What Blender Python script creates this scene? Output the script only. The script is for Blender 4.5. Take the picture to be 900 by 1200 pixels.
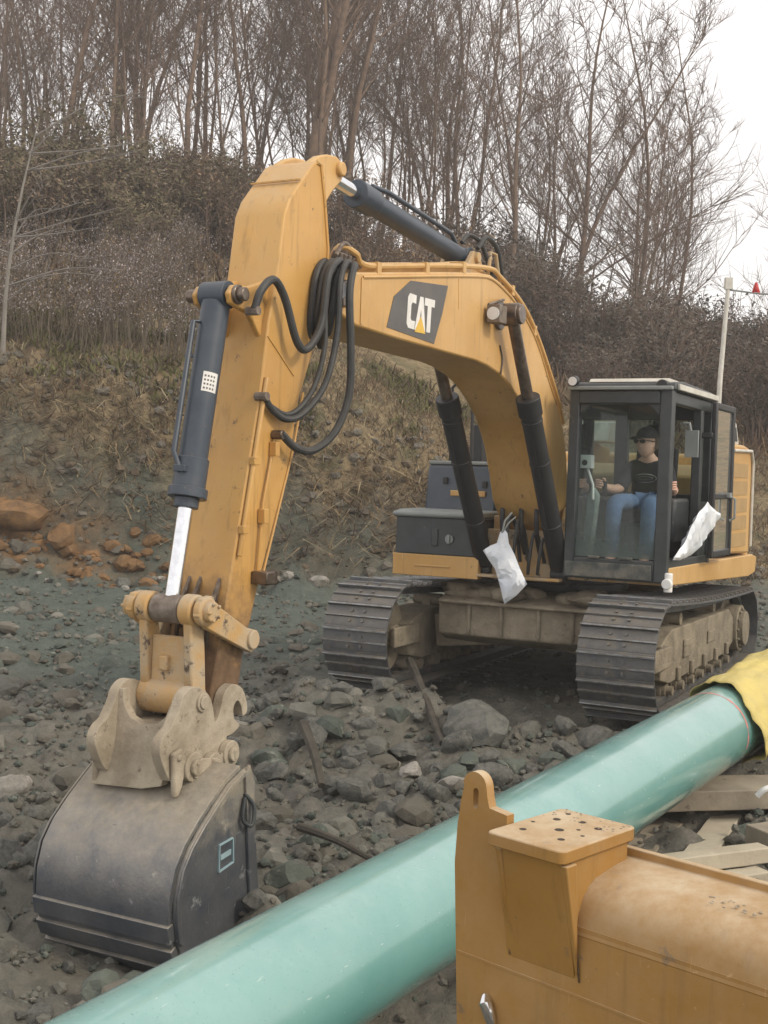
import bpy, bmesh, math, random
import numpy as np
from mathutils import Vector, Matrix, noise
R = math.radians
scn = bpy.context.scene
for o in list(bpy.data.objects): bpy.data.objects.remove(o)
COL = scn.collection

# ------------------------------------------------------------------ camera
CAM_H, PITCH, ROLL = 2.15, .0315, .030
cd = bpy.data.cameras.new('camera'); cam = bpy.data.objects.new('camera', cd); COL.objects.link(cam)
cd.sensor_fit = 'VERTICAL'; cd.sensor_height = 24; cd.lens = 24 * 1450 / 1200
cd.clip_start = .05; cd.clip_end = 4000
_up = Vector((0, math.sin(PITCH), math.cos(PITCH))); _fw = Vector((0, math.cos(PITCH), -math.sin(PITCH))); _x = Vector((1, 0, 0))
_r = _x * math.cos(ROLL) + _up * math.sin(ROLL); _u = _up * math.cos(ROLL) - _x * math.sin(ROLL)
cam.matrix_world = Matrix(((_r.x, _u.x, -_fw.x, 0), (_r.y, _u.y, -_fw.y, 0), (_r.z, _u.z, -_fw.z, CAM_H), (0, 0, 0, 1)))
scn.camera = cam

# ------------------------------------------------------------------ sky, sun, exposure
SUN_EL, SUN_AZ = R(38), R(118)          # azimuth clockwise from +Y (towards the right and a little behind the camera)
w = bpy.data.worlds.new('World'); scn.world = w; w.use_nodes = True
nt = w.node_tree; nt.nodes.clear()
wo = nt.nodes.new('ShaderNodeOutputWorld'); bg = nt.nodes.new('ShaderNodeBackground')
sky = nt.nodes.new('ShaderNodeTexSky'); sky.sky_type = 'NISHITA'; sky.sun_disc = False
sky.sun_elevation = SUN_EL; sky.sun_rotation = SUN_AZ; sky.dust_density = 3
mx = nt.nodes.new('ShaderNodeMix'); mx.data_type = 'RGBA'; mx.inputs[0].default_value = .8
mx.inputs[7].default_value = (9.7, 9.25, 8.95, 1)
nt.links.new(sky.outputs[0], mx.inputs[6]); nt.links.new(mx.outputs[2], bg.inputs[0]); nt.links.new(bg.outputs[0], wo.inputs[0])
bg.inputs[1].default_value = .12
sl = bpy.data.lights.new('sun', 'SUN'); so = bpy.data.objects.new('sun', sl); COL.objects.link(so)
sl.energy = 1.5; sl.angle = R(11); sl.color = (1, .90, .74)
_d = Vector((math.sin(SUN_AZ) * math.cos(SUN_EL), math.cos(SUN_AZ) * math.cos(SUN_EL), math.sin(SUN_EL)))
so.rotation_euler = _d.to_track_quat('Z', 'Y').to_euler()
scn.view_settings.view_transform = 'Standard'; scn.view_settings.look = 'None'
scn.view_settings.exposure = 0.32; scn.view_settings.gamma = 1; scn.view_settings.use_curve_mapping = False
HAZE = .0024
scn.cycles.max_bounces = 6; scn.cycles.volume_bounces = 0; scn.cycles.transparent_max_bounces = 12

# ------------------------------------------------------------------ helpers
def tag(o, label=None, cat=None, group=None, kind=None):
    if label: o['label'] = label
    if cat: o['category'] = cat
    if group: o['group'] = group
    if kind: o['kind'] = kind
    return o
def empty(name, loc=(0, 0, 0), rz=0):
    o = bpy.data.objects.new(name, None); COL.objects.link(o); o.location = loc; o.rotation_euler = (0, 0, rz)
    o.empty_display_size = .3
    return o
def frame(d):
    d = Vector(d).normalized(); a = Vector((0, 0, 1)) if abs(d.z) < .9 else Vector((1, 0, 0))
    u = d.cross(a).normalized(); return u, d.cross(u).normalized(), d
class MB:
    def __init__(s): s.v = []; s.f = []; s.m = []; s.mi = 0; s.T = None
    def add(s, vs, fs):
        n = len(s.v)
        for p in vs:
            p = Vector(p); s.v.append(tuple(s.T @ p) if s.T else tuple(p))
        for f in fs: s.f.append([i + n for i in f]); s.m.append(s.mi)
        return s
    def hexa(s, p):
        return s.add(p, [(0, 3, 2, 1), (4, 5, 6, 7), (0, 1, 5, 4), (1, 2, 6, 5), (2, 3, 7, 6), (3, 0, 4, 7)])
    def box(s, c, d, rot=None):
        x, y, z = d[0] / 2, d[1] / 2, d[2] / 2
        p = [Vector(q) for q in ((-x, -y, -z), (x, -y, -z), (x, y, -z), (-x, y, -z), (-x, -y, z), (x, -y, z), (x, y, z), (-x, y, z))]
        if rot: p = [rot @ q for q in p]
        return s.hexa([q + Vector(c) for q in p])
    def bb(s, a, b):
        return s.box([(a[i] + b[i]) / 2 for i in range(3)], [abs(a[i] - b[i]) for i in range(3)])
    def beam(s, a, b, wd, h, up=(0, 0, 1)):
        a, b = Vector(a), Vector(b); d = (b - a).normalized(); sd = d.cross(Vector(up)).normalized(); u = sd.cross(d)
        q = lambda P, i, j: P + sd * i * wd / 2 + u * j * h / 2
        return s.hexa([q(a, -1, -1), q(b, -1, -1), q(b, 1, -1), q(a, 1, -1), q(a, -1, 1), q(b, -1, 1), q(b, 1, 1), q(a, 1, 1)])
    def cyl(s, a, b, r0, r1=None, n=20, caps=True):
        if r1 is None: r1 = r0
        a, b = Vector(a), Vector(b); u, v, _ = frame(b - a)
        vs = [P + (u * math.cos(t) + v * math.sin(t)) * r for P, r in ((a, r0), (b, r1)) for t in [2 * math.pi * i / n for i in range(n)]]
        fs = [(i, (i + 1) % n, n + (i + 1) % n, n + i) for i in range(n)]
        if caps: fs += [tuple(reversed(range(n))), tuple(range(n, 2 * n))]
        return s.add(vs, fs)
    def ring(s, a, b, r0, r1, n=20):      # hollow sleeve
        a, b = Vector(a), Vector(b); u, v, _ = frame(b - a)
        vs = [P + (u * math.cos(t) + v * math.sin(t)) * r for P, r in ((a, r1), (b, r1), (b, r0), (a, r0)) for t in [2 * math.pi * i / n for i in range(n)]]
        fs = [(k * n + i, k * n + (i + 1) % n, ((k + 1) % 4) * n + (i + 1) % n, ((k + 1) % 4) * n + i) for k in range(4) for i in range(n)]
        return s.add(vs, fs)
    def tube(s, pts, r, n=8, caps=True):
        pts = [Vector(p) for p in pts]; rs = r if isinstance(r, (list, tuple)) else [r] * len(pts)
        t0 = (pts[1] - pts[0]).normalized(); u, v, _ = frame(t0); vs = []
        for i, p in enumerate(pts):
            t = (pts[min(i + 1, len(pts) - 1)] - pts[max(i - 1, 0)])
            t = t.normalized() if t.length > 1e-9 else t0
            u = u - t * u.dot(t)
            u = u.normalized() if u.length > 1e-6 else frame(t)[0]
            v = t.cross(u)
            vs += [p + (u * math.cos(2 * math.pi * k / n) + v * math.sin(2 * math.pi * k / n)) * rs[i] for k in range(n)]
        fs = [(i * n + k, i * n + (k + 1) % n, (i + 1) * n + (k + 1) % n, (i + 1) * n + k) for i in range(len(pts) - 1) for k in range(n)]
        if caps: fs += [tuple(reversed(range(n))), tuple(range((len(pts) - 1) * n, len(pts) * n))]
        return s.add(vs, fs)
    def prism(s, poly, a, b, f=None):     # poly in (u,v), swept from w=a to w=b; f maps (u,v,w) to a point (default side view: x,z and y)
        f = f or (lambda u, v, w: (u, w, v))
        n = len(poly); vs = [f(u, v, a) for u, v in poly] + [f(u, v, b) for u, v in poly]
        fs = [tuple(reversed(range(n))), tuple(range(n, 2 * n))] + [(i, (i + 1) % n, n + (i + 1) % n, n + i) for i in range(n)]
        return s.add(vs, fs)
    def strip(s, curve, a, b, th, f=None):  # bent plate of thickness th along an open curve
        f = f or (lambda u, v, w: (u, w, v)); c = [Vector((p[0], p[1])) for p in curve]; inn = []
        for i, p in enumerate(c):
            t = (c[min(i + 1, len(c) - 1)] - c[max(i - 1, 0)]).normalized(); inn.append(p + Vector((-t.y, t.x)) * th)
        return s.prism([tuple(p) for p in c] + [tuple(p) for p in reversed(inn)], a, b, f)
    def mesh(s, name, mats, smooth=35):
        me = bpy.data.meshes.new(name); me.from_pydata(s.v, [], s.f)
        bm = bmesh.new(); bm.from_mesh(me); bmesh.ops.recalc_face_normals(bm, faces=bm.faces); bm.to_mesh(me); bm.free()
        for m in (mats if isinstance(mats, (list, tuple)) else [mats]): me.materials.append(m)
        me.polygons.foreach_set('material_index', s.m)
        if smooth:
            me.polygons.foreach_set('use_smooth', [True] * len(me.polygons)); me.set_sharp_from_angle(angle=R(smooth))
        me.update(); return me
    def build(s, name, mats, parent=None, bevel=0, smooth=35, seg=2):
        o = bpy.data.objects.new(name, s.mesh(name, mats, smooth)); COL.objects.link(o)
        if parent: o.parent = parent
        if bevel:
            b = o.modifiers.new('bevel', 'BEVEL'); b.width = bevel; b.segments = seg; b.limit_method = 'ANGLE'; b.angle_limit = R(38)
        return o
def arc(c, r, a0, a1, n):
    return [(c[0] + r * math.cos(R(a0 + (a1 - a0) * i / n)), c[1] + r * math.sin(R(a0 + (a1 - a0) * i / n))) for i in range(n + 1)]
def spline(pts, n=6):                       # Catmull-Rom
    P = [Vector(p) for p in pts]; P = [2 * P[0] - P[1]] + P + [2 * P[-1] - P[-2]]; out = []
    for i in range(1, len(P) - 2):
        for k in range(n):
            t = k / n; a, b, c, d = P[i - 1:i + 3]
            out.append(.5 * (2 * b + (c - a) * t + (2 * a - 5 * b + 4 * c - d) * t * t + (3 * b - a - 3 * c + d) * t ** 3))
    return out + [P[-2]]
def closed(p, n=3):
    P = p[-2:] + p + p[:2]; q = spline([(a, b, 0) for a, b in P], n); return [(v.x, v.y) for v in q[2 * n:-2 * n]][:len(p) * n]
def interp(x, tab):
    if x <= tab[0][0]: return tab[0][1]
    for (a, p), (b, q) in zip(tab, tab[1:]):
        if x <= b: return p + (q - p) * (x - a) / (b - a)
    return tab[-1][1]
def sm(a, b, x):
    t = min(1, max(0, (x - a) / (b - a))); return t * t * (3 - 2 * t)

# ------------------------------------------------------------------ materials
class NT:
    def __init__(s, name):
        s.m = bpy.data.materials.new(name); s.m.use_nodes = True; s.t = s.m.node_tree; s.b = s.t.nodes['Principled BSDF']
        s.co = s.t.nodes.new('ShaderNodeTexCoord').outputs['Object']
    def n(s, ty, ins={}, **pr):
        x = s.t.nodes.new(ty)
        for k, v in pr.items(): setattr(x, k, v)
        for k, v in ins.items(): s.put(x.inputs[k], v)
        return x
    def put(s, sock, v):
        if isinstance(v, bpy.types.NodeSocket): s.t.links.new(v, sock)
        else: sock.default_value = v
    def noise(s, sc, det=5, rough=.6, vec=None, dist=0):
        return s.n('ShaderNodeTexNoise', {'Vector': vec or s.co, 'Scale': sc, 'Detail': det, 'Roughness': rough, 'Distortion': dist}).outputs[0]
    def map(s, v, a, b, c=0, d=1):
        return s.n('ShaderNodeMapRange', {0: v, 1: a, 2: b, 3: c, 4: d}).outputs[0]
    def math(s, op, a, b=0):
        return s.n('ShaderNodeMath', {0: a, 1: b}, operation=op).outputs[0]
    def mix(s, f, a, b):
        x = s.n('ShaderNodeMix', data_type='RGBA'); s.put(x.inputs[0], f)
        for k, v in ((6, a), (7, b)): s.put(x.inputs[k], v if isinstance(v, bpy.types.NodeSocket) else (*v, 1))
        return x.outputs[2]
    def stretch(s, x, y, z):
        return s.n('ShaderNodeMapping', {'Vector': s.co, 'Scale': (x, y, z)}).outputs[0]
    def sep(s, v, i): return s.n('ShaderNodeSeparateXYZ', {0: v}).outputs[i]
    def bump(s, h, st, dist=.01):
        s.put(s.b.inputs['Normal'], s.n('ShaderNodeBump', {'Height': h, 'Strength': st, 'Distance': dist}).outputs[0])
def surf(name, a, b, sc=4, rough=.6, metal=0, bump=.2, bsc=40, dust=0, dcol=(.30, .26, .20), spots=0, scol=(.10, .06, .035), ssc=14, streak=0, zmud=None, spec=.5, bdist=.01, scratch=0):
    q = NT(name); c = q.mix(q.map(q.noise(sc), .35, .65), a, b)
    rg = rough
    if streak:
        f = q.map(q.noise(3, 4, .6, q.stretch(6, 6, .5)), .56, .74, 0, streak); c = q.mix(f, c, [x * .45 for x in a])
    if spots:
        f = q.map(q.noise(ssc, 6, .7), .66 - spots * .12, .72 - spots * .1); c = q.mix(f, c, scol)
    if scratch:
        for v3, th in ((q.stretch(14, 14, 1.1), .70), (q.stretch(1.5, 12, 12), .71)):
            f = q.math('MULTIPLY', q.map(q.noise(4, 2, .5, v3), th, th + .015, 0, scratch), q.map(q.noise(1.7, 3), .45, .6)); c = q.mix(f, c, [min(.7, x * 1.35 + .10) for x in a])
    if dust:
        nz = q.sep(q.n('ShaderNodeNewGeometry').outputs['Normal'], 2)
        f = q.math('MULTIPLY', q.map(nz, -.1, .85, .10 * dust, dust), q.map(q.noise(5, 8, .72), .22, .66)); c = q.mix(f, c, dcol)
        rg = q.map(f, 0, 1, rough, .95)
    if zmud:
        z0, z1, mc = zmud; zz = q.math('ADD', q.sep(q.co, 2), q.map(q.noise(9, 6, .65), 0, 1, -.45, .45))
        f = q.map(zz, z1, z0); c = q.mix(f, c, q.mix(q.map(q.noise(14, 5), .35, .65), mc, [x * .7 for x in mc])); rg = q.map(f, 0, 1, rough, .95)
    q.put(q.b.inputs['Base Color'], c); q.put(q.b.inputs['Roughness'], rg); q.b.inputs['Metallic'].default_value = metal
    q.b.inputs['Specular IOR Level'].default_value = spec
    if bump: q.bump(q.noise(bsc, 6, .65), bump, bdist)
    return q.m
def flat(name, c, rough=.5, metal=0): return surf(name, c, [x * .85 for x in c], 8, rough, metal, 0)
MUD = (.36, .31, .24)
M = {}
M['paint'] = surf('machine_paint', (.61, .375, .14), (.49, .27, .075), 1.1, .40, bump=.06, bsc=60, dust=.65, dcol=(.48, .385, .25), spots=.15, scol=(.17, .10, .05), ssc=11, streak=.6, spec=.35, scratch=.5)
M['stick'] = surf('stick_paint', (.57, .32, .09), (.45, .235, .055), 1.2, .40, bump=.06, bsc=60, dust=.6, dcol=(.46, .36, .22), spots=.22, scol=(.12, .07, .04), ssc=12, spec=.35, scratch=.5, streak=.65, zmud=(1.05, 1.55, (.17, .105, .06)))
M['mud'] = surf('dried_mud', (.44, .38, .29), (.27, .225, .165), 4, .95, bump=.9, bsc=24, spots=.5, scol=(.18, .14, .10), spec=.2)
M['mudpaint'] = surf('muddy_paint', (.50, .30, .11), (.44, .36, .25), 5, .8, bump=.5, bsc=30, spots=.6, scol=(.09, .06, .04), ssc=10, dust=.6, dcol=MUD, spec=.3)
M['mudframe'] = surf('mud_caked_frame', (.33, .285, .21), (.20, .17, .125), 4, .95, bump=.9, bsc=22, spots=.25, scol=(.08, .07, .055), spec=.2, bdist=.02)
M['bucket'] = surf('bucket_steel', (.065, .08, .105), (.13, .14, .155), 3, .45, .4, bump=.3, bsc=50, dust=1.0, dcol=(.38, .335, .265), spots=.3, scol=(.34, .35, .36), ssc=9, scratch=.8, streak=.2, zmud=(.44, .06, (.38, .335, .26)))
M['dark'] = surf('charcoal_steel', (.020, .027, .031), (.034, .042, .046), 6, .42, bump=.08, bsc=80, dust=.35, dcol=(.17, .155, .13), spots=.15, scol=(.12, .10, .08))
M['cyl'] = surf('cylinder_paint', (.028, .042, .062), (.04, .055, .075), 5, .36, bump=.05, bsc=80, dust=.3, dcol=(.15, .14, .125), spots=.12, scol=(.12, .10, .08))
M['black'] = surf('black_plastic', (.014, .015, .016), (.022, .022, .023), 8, .5, bump=.05)
M['hose'] = surf('hose_rubber', (.017, .019, .020), (.035, .035, .034), 12, .55, bump=.1, dust=.35, dcol=(.12, .105, .085))
M['chrome'] = surf('chrome_rod', (.82, .83, .85), (.70, .71, .73), 20, .12, 1, 0)
M['rod'] = surf('dark_rod', (.10, .075, .055), (.20, .16, .13), 10, .3, .7, .05)  # dark brown metal for boom rods, pins and brackets
M['pin'] = surf('worn_pin', (.25, .21, .17), (.12, .09, .07), 14, .6, .3, .3)
M['track'] = surf('track_steel', (.085, .095, .108), (.15, .15, .145), 7, .5, .45, bump=.5, bsc=30, dust=.75, dcol=(.25, .22, .175), spots=.9, scol=(.17, .145, .115), ssc=9)
M['worn'] = surf('worn_steel_edge', (.30, .31, .32), (.17, .165, .15), 12, .4, .6, .1)
M['white'] = surf('white_plastic', (.78, .78, .76), (.70, .70, .68), 5, .5, bump=.05)
M['cream'] = surf('pale_roof_paint', (.62, .60, .54), (.5, .48, .42), 5, .5, bump=.05, dust=.4, dcol=(.4, .35, .27))
M['grey'] = surf('grey_plastic', (.25, .27, .26), (.20, .215, .21), 5, .6, bump=.05)
M['lens'] = flat('lamp_lens', (.75, .77, .78), .12)
M['decal'] = surf('decal_grey', (.075, .072, .072), (.10, .095, .09), 6, .5, bump=0, dust=.3, dcol=(.3, .25, .18))
M['letter'] = flat('decal_white', (.78, .76, .72), .5)
M['letter_y'] = flat('decal_yellow', (.72, .45, .06), .5)
M['red'] = flat('red_plastic', (.55, .03, .03), .5)
M['seat'] = surf('seat_fabric', (.02, .021, .023), (.035, .035, .037), 10, .9, bump=.2)
M['shirt'] = surf('black_shirt', (.014, .016, .020), (.025, .027, .031), 8, .9, bump=.3, bsc=25)
M['jeans'] = surf('blue_jeans', (.10, .17, .33), (.16, .25, .43), 6, .9, bump=.3, bsc=30)
M['skin'] = surf('skin', (.66, .42, .32), (.58, .35, .26), 12, .55, bump=.05)
M['boot'] = flat('boot_leather', (.10, .06, .035), .7)
M['print'] = flat('shirt_print', (.42, .43, .43), .9)
M['bag'] = surf('white_plastic_bag', (.80, .83, .86), (.68, .73, .80), 5, .35, bump=.5, bsc=14, bdist=.02)
M['bluebag'] = surf('bag_print_blue', (.45, .66, .80), (.7, .78, .84), 9, .4, bump=.4, bsc=14)
M['timber'] = surf('weathered_timber', (.33, .285, .215), (.23, .195, .15), 3, .9, bump=.5, bsc=30, spots=.3, scol=(.13, .11, .085), spec=.2)
M['timber2'] = surf('pale_timber', (.47, .42, .32), (.37, .32, .24), 3, .9, bump=.4, bsc=30, spots=.2, scol=(.2, .165, .12), spec=.2)
M['blade'] = surf('ochre_paint', (.33, .165, .028), (.27, .132, .020), 2, .5, bump=.08, bsc=60, dust=1.0, dcol=(.52, .42, .29), spots=.28, scol=(.16, .10, .05), ssc=11, streak=.5, spec=.25, scratch=.45)
M['wrap'] = surf('yellow_sheeting', (.60, .49, .15), (.52, .43, .16), 4, .75, bump=.7, bsc=8, spots=.2, scol=(.40, .33, .19), bdist=.03)
M['bark'] = surf('bark', (.20, .14, .10), (.12, .088, .068), 5, .95, bump=.8, bsc=20, spec=.1)
M['twig'] = surf('twig_bark', (.185, .13, .098), (.13, .096, .076), 3, .95, bump=0, spec=.1)
M['deadwood'] = surf('dead_wood', (.10, .09, .075), (.055, .05, .043), 6, .95, bump=.5, spec=.1)
M['stone'] = surf('broken_stone', (.18, .177, .158), (.10, .102, .092), 4, .95, bump=.8, bsc=14, spots=.2, scol=(.22, .20, .165), spec=.2, bdist=.02)
M['clod'] = surf('earth_clod', (.20, .193, .165), (.10, .10, .087), 1.5, .97, bump=.8, bsc=14, spots=.5, scol=(.25, .235, .20), ssc=5, spec=.15, bdist=.02)
M['stone_pale'] = surf('pale_stone', (.34, .32, .285), (.24, .225, .20), 5, .95, bump=.6, bsc=18, spec=.2)
M['stone_orange'] = surf('orange_clay_stone', (.25, .145, .068), (.14, .088, .048), 2.5, .95, bump=.8, bsc=14, spec=.2, bdist=.02)
def glass(name, dirt, tint=(.80, .88, .86), film=None):
    q = NT(name); q.t.nodes.remove(q.b); out = q.t.nodes['Material Output']
    tr = q.n('ShaderNodeBsdfTransparent', {0: (*tint, 1)}); gl = q.n('ShaderNodeBsdfGlossy', {0: (1, 1, 1, 1), 'Roughness': .03})
    df = q.n('ShaderNodeBsdfDiffuse', {0: (.35, .36, .33, 1)})
    fr = q.n('ShaderNodeFresnel', {0: 1.45}).outputs[0]
    a = q.n('ShaderNodeMixShader', {0: fr, 1: tr.outputs[0], 2: gl.outputs[0]})
    f = q.map(q.noise(5, 6, .7), .35, .75, dirt * .3, dirt)
    if film:
        zz = q.math('ADD', q.sep(q.co, 2), q.map(q.noise(7, 6, .65), 0, 1, -.25, .25)); f = q.math('MAXIMUM', f, q.map(zz, film[0], film[1], film[2], 0))
        df.inputs[0].default_value = (.10, .125, .115, 1)  # dark green film low on the pane: dirt plus reflection put into the colour
    b = q.n('ShaderNodeMixShader', {0: f, 1: a.outputs[0], 2: df.outputs[0]})
    q.t.links.new(b.outputs[0], out.inputs[0]); return q.m
M['glass'] = glass('window_glass', .10); M['dirtyglass'] = glass('dusty_window_glass', .22); M['screen'] = glass('windscreen_glass', .22, (.74, .84, .82), (1.45, 2.05, .86)); M['darkglass'] = glass('tinted_rear_glass', .12, (.48, .56, .54))
def pipe_mat():
    q = NT('green_epoxy_coating'); c = q.mix(q.map(q.noise(1.5, 4), .35, .65), (.105, .285, .262), (.13, .325, .295))
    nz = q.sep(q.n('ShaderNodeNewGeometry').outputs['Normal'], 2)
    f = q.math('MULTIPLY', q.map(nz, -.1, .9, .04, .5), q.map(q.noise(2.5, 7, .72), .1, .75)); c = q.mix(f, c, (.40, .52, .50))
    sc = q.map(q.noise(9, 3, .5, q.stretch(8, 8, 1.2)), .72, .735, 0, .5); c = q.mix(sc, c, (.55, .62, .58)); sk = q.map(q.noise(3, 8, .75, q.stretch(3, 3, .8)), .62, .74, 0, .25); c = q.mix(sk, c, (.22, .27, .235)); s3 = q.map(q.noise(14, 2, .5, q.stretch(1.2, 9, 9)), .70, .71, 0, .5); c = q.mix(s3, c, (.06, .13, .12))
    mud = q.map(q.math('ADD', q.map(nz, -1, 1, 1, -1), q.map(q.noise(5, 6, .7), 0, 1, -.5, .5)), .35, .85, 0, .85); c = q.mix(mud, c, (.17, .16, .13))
    q.put(q.b.inputs['Base Color'], c); q.put(q.b.inputs['Roughness'], q.map(q.noise(6, 5), .3, .7, .12, .28)); q.b.inputs['Coat Weight'].default_value = .6; q.b.inputs['Coat Roughness'].default_value = .12; q.bump(q.noise(60, 4), .04)
    return q.m
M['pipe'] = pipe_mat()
M['pink'] = flat('pink_paint', (.62, .22, .20), .5)
def ground_mat():
    q = NT('earth'); at = q.n('ShaderNodeAttribute', attribute_name='zone').outputs[0]
    cl, vg, gv = q.sep(at, 0), q.sep(at, 1), q.sep(at, 2)
    n1, n2, n3 = q.noise(1.3, 6, .65), q.noise(6, 8, .7), q.noise(26, 6, .7)
    soil = q.mix(q.map(n2, .32, .68), (.112, .110, .094), (.215, .203, .172)); soil = q.mix(q.map(n3, .6, .72, 0, .7), soil, (.27, .26, .225))
    soil = q.mix(q.map(n1, .5, .7, 0, .6), soil, (.165, .145, .112))
    grav = q.mix(q.map(n2, .3, .7), (.078, .096, .082), (.13, .15, .128)); grav = q.mix(q.map(n3, .62, .7, 0, .8), grav, (.24, .25, .22))
    clay = q.mix(q.map(n2, .35, .65), (.16, .085, .035), (.26, .15, .07))
    veg = q.mix(q.map(n2, .36, .64), (.085, .064, .038), (.30, .235, .14)); veg = q.mix(q.map(n1, .5, .62, 0, .7), veg, (.12, .12, .065)); veg = q.mix(q.map(q.noise(.55, 4), .52, .62, 0, .6), veg, (.24, .17, .10))
    c = q.mix(gv, soil, grav); c = q.mix(vg, c, veg); c = q.mix(q.math('MULTIPLY', cl, q.map(n1, .35, .6)), c, clay)
    q.put(q.b.inputs['Base Color'], c); q.b.inputs['Roughness'].default_value = .97; q.b.inputs['Specular IOR Level'].default_value = .15
    q.bump(q.math('ADD', n2, q.math('MULTIPLY', n3, .5)), .9, .06); return q.m
M['ground'] = ground_mat()

# ------------------------------------------------------------------ ground
LP = [(-50, -.45), (5, -.45), (9, -.40), (12, -.32), (14.5, -.25), (19, .08), (20.2, .35), (20.8, 1.2), (21.5, 2.5), (22.1, 3.35), (22.8, 3.75), (27, 5.7), (32, 7.7), (40, 10.6), (46, 12), (80, 15), (2000, 15)]
RP = [(-50, -.5), (6, -.5), (9, -.42), (10.2, -.22), (11.0, 0), (18, .15), (20.5, .35), (23, 1.15), (26, 2.1), (30, 3.3), (38, 4.9), (46, 6.1), (60, 7.2), (2000, 7.2)]
def ground_z(x, y, detail=True):
    yy = y + .9 * noise.noise((x * .22, 3.1, 0)) * sm(18, 20, y) * (1 - sm(24, 30, y))
    k = y / 21 if y > 21 else 1
    t = sm(-3.5 * k, 6.0 * k, x)
    z = interp(yy, LP) * (1 - t) + interp(yy, RP) * t
    z += .38 * math.exp(-((x + .35) / 1.0) ** 2 - ((y - 11.35) / .75) ** 2)          # spoil heaped before the tracks
    z += .22 * math.exp(-((x - .9) / .7) ** 2 - ((y - 10.6) / .7) ** 2)
    z -= .20 * math.exp(-((x + 1.45) / .75) ** 2 - ((y - 6.5) / .8) ** 2)
    if detail:
        rough = 1 - .45 * sm(13.5, 16, y) - .55 * sm(19, 20, y); p = (x, y, 0)
        flat_ = math.exp(-((x - 2.6) / 2.0) ** 4 - ((y - 14) / 2.6) ** 4)
        a = (.13 * rough + .03) * (1 - .8 * flat_)
        z += a * noise.fractal((x * 1.6, y * 1.6, 1.7), 1, 2.1, 5)
        v = noise.voronoi((x * 3.4, y * 3.4, .3))[0]; z += rough * (1 - .8 * flat_) * .17 * (v[1] - v[0] - .3)
        if y > 19: z += .12 * noise.fractal((x * .9, y * .9, 5), 1, 2.1, 5) * sm(19, 21, y)
        if 19.5 < y < 23.5: z += (.26 * noise.noise((x * 1.9, y * 1.2, z * 1.5)) + .20 * noise.fractal((x * 3.5, y * 3.5, 9), 1, 2.1, 4)) * (1 - t * .5)
    return z
def build_ground():
    ys = [-12, -4, -1, 0, .5, 1]; y = 1.0
    while y < 82: y *= 1.0125 if y < 24 else 1.02; ys.append(y)
    us = [-3, -1.5, -1, -.8] + [-.62 + 1.24 * i / 250 for i in range(251)] + [.8, 1, 1.5, 3]
    ys += [100, 130]
    vs = []; zc = []
    for y in ys:
        for u in us:
            x = max(-100, min(100, u * (abs(y) + 1.2))); z = ground_z(x, y, y < 85 and abs(u) < .7); vs.append((x, y, z))
            lt = 1 - sm(-2.5, 3.5, x * 21 / max(21, y))
            clay = sm(19.6, 20.1, y) * (1 - sm(20.5, 21.0, y)) * (.42 + .58 * (1 - sm(-6, -3.2, x))) * lt
            veg = sm(20.7, 21.6, y + .6 * noise.noise((x * 1.1, y, 2)))
            grv = sm(13.0, 15.5, y - x * .15 + 1.5 * noise.noise((x * .5, y * .5, 4))) * (1 - veg) * (.6 + .4 * lt)
            zc.append((clay, veg, grv, 1))
    n = len(us); fs = [(j * n + i, j * n + i + 1, (j + 1) * n + i + 1, (j + 1) * n + i) for j in range(len(ys) - 1) for i in range(n - 1)]
    me = bpy.data.meshes.new('ground'); me.from_pydata(vs, [], fs); me.materials.append(M['ground'])
    ca = me.color_attributes.new('zone', 'FLOAT_COLOR', 'POINT'); ca.data.foreach_set('color', np.array(zc, 'f').ravel())
    me.polygons.foreach_set('use_smooth', [True] * len(fs)); me.update()
    o = bpy.data.objects.new('ground', me); COL.objects.link(o); tag(o, kind='structure')
build_ground()

# ------------------------------------------------------------------ excavator
TU = .475
exc = empty('excavator', (2.01, 13.53, 0), -(math.pi / 2 + TU))
tag(exc, 'large yellow tracked excavator with its bucket lowered onto the rubble', 'excavator')

# tracks -----------------------------------------------------------
def track_path():
    f, fr, b, br = (1.9, .53), .50, (-1.85, .46), .43
    p = arc(f, fr, 90, -90, 40) + [(1.9 - 3.75 * i / 40, .03) for i in range(1, 40)] + arc(b, br, 270, 90, 40)
    p += [(-1.85 + 3.75 * i / 40, .89 + .14 * i / 40 - .03 * math.sin(math.pi * i / 40)) for i in range(1, 40)]
    P = np.array(p + [p[0]]); d = np.r_[0, np.cumsum(np.linalg.norm(np.diff(P, axis=0), axis=1))]
    return P, d
def shoe_mesh():
    m = MB(); wd = .35
    prof = [(-.118, -.004), (-.118, .012), (-.106, .018), (-.100, .018), (-.096, .050), (-.080, .050), (-.076, .018), (.018, .018), (.022, .034), (.036, .034), (.040, .018), (.095, .014), (.124, .004), (.124, -.010), (.095, 0)]
    m.prism(prof, -wd, wd)
    m.mi = 1; m.prism([(-.097, .048), (-.095, .055), (-.081, .055), (-.079, .048)], -wd - .001, wd + .001); m.prism([(.021, .032), (.023, .038), (.035, .038), (.037, .032)], -wd - .001, wd + .001); m.mi = 0
    for y in (-.07, .07):
        for x in (-.03, .075): m.cyl((x, y, .01), (x, y, .032), .016, n=6)
    m.box((.04, 0, -.03), (.12, .06, .06)); m.box((-.03, -.14, -.035), (.2, .035, .07)); m.box((-.03, .14, -.035), (.2, .035, .07))
    return m.mesh('shoe', [M['track'], M['worn']])
SHOE = shoe_mesh()
P, D = track_path()
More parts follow.
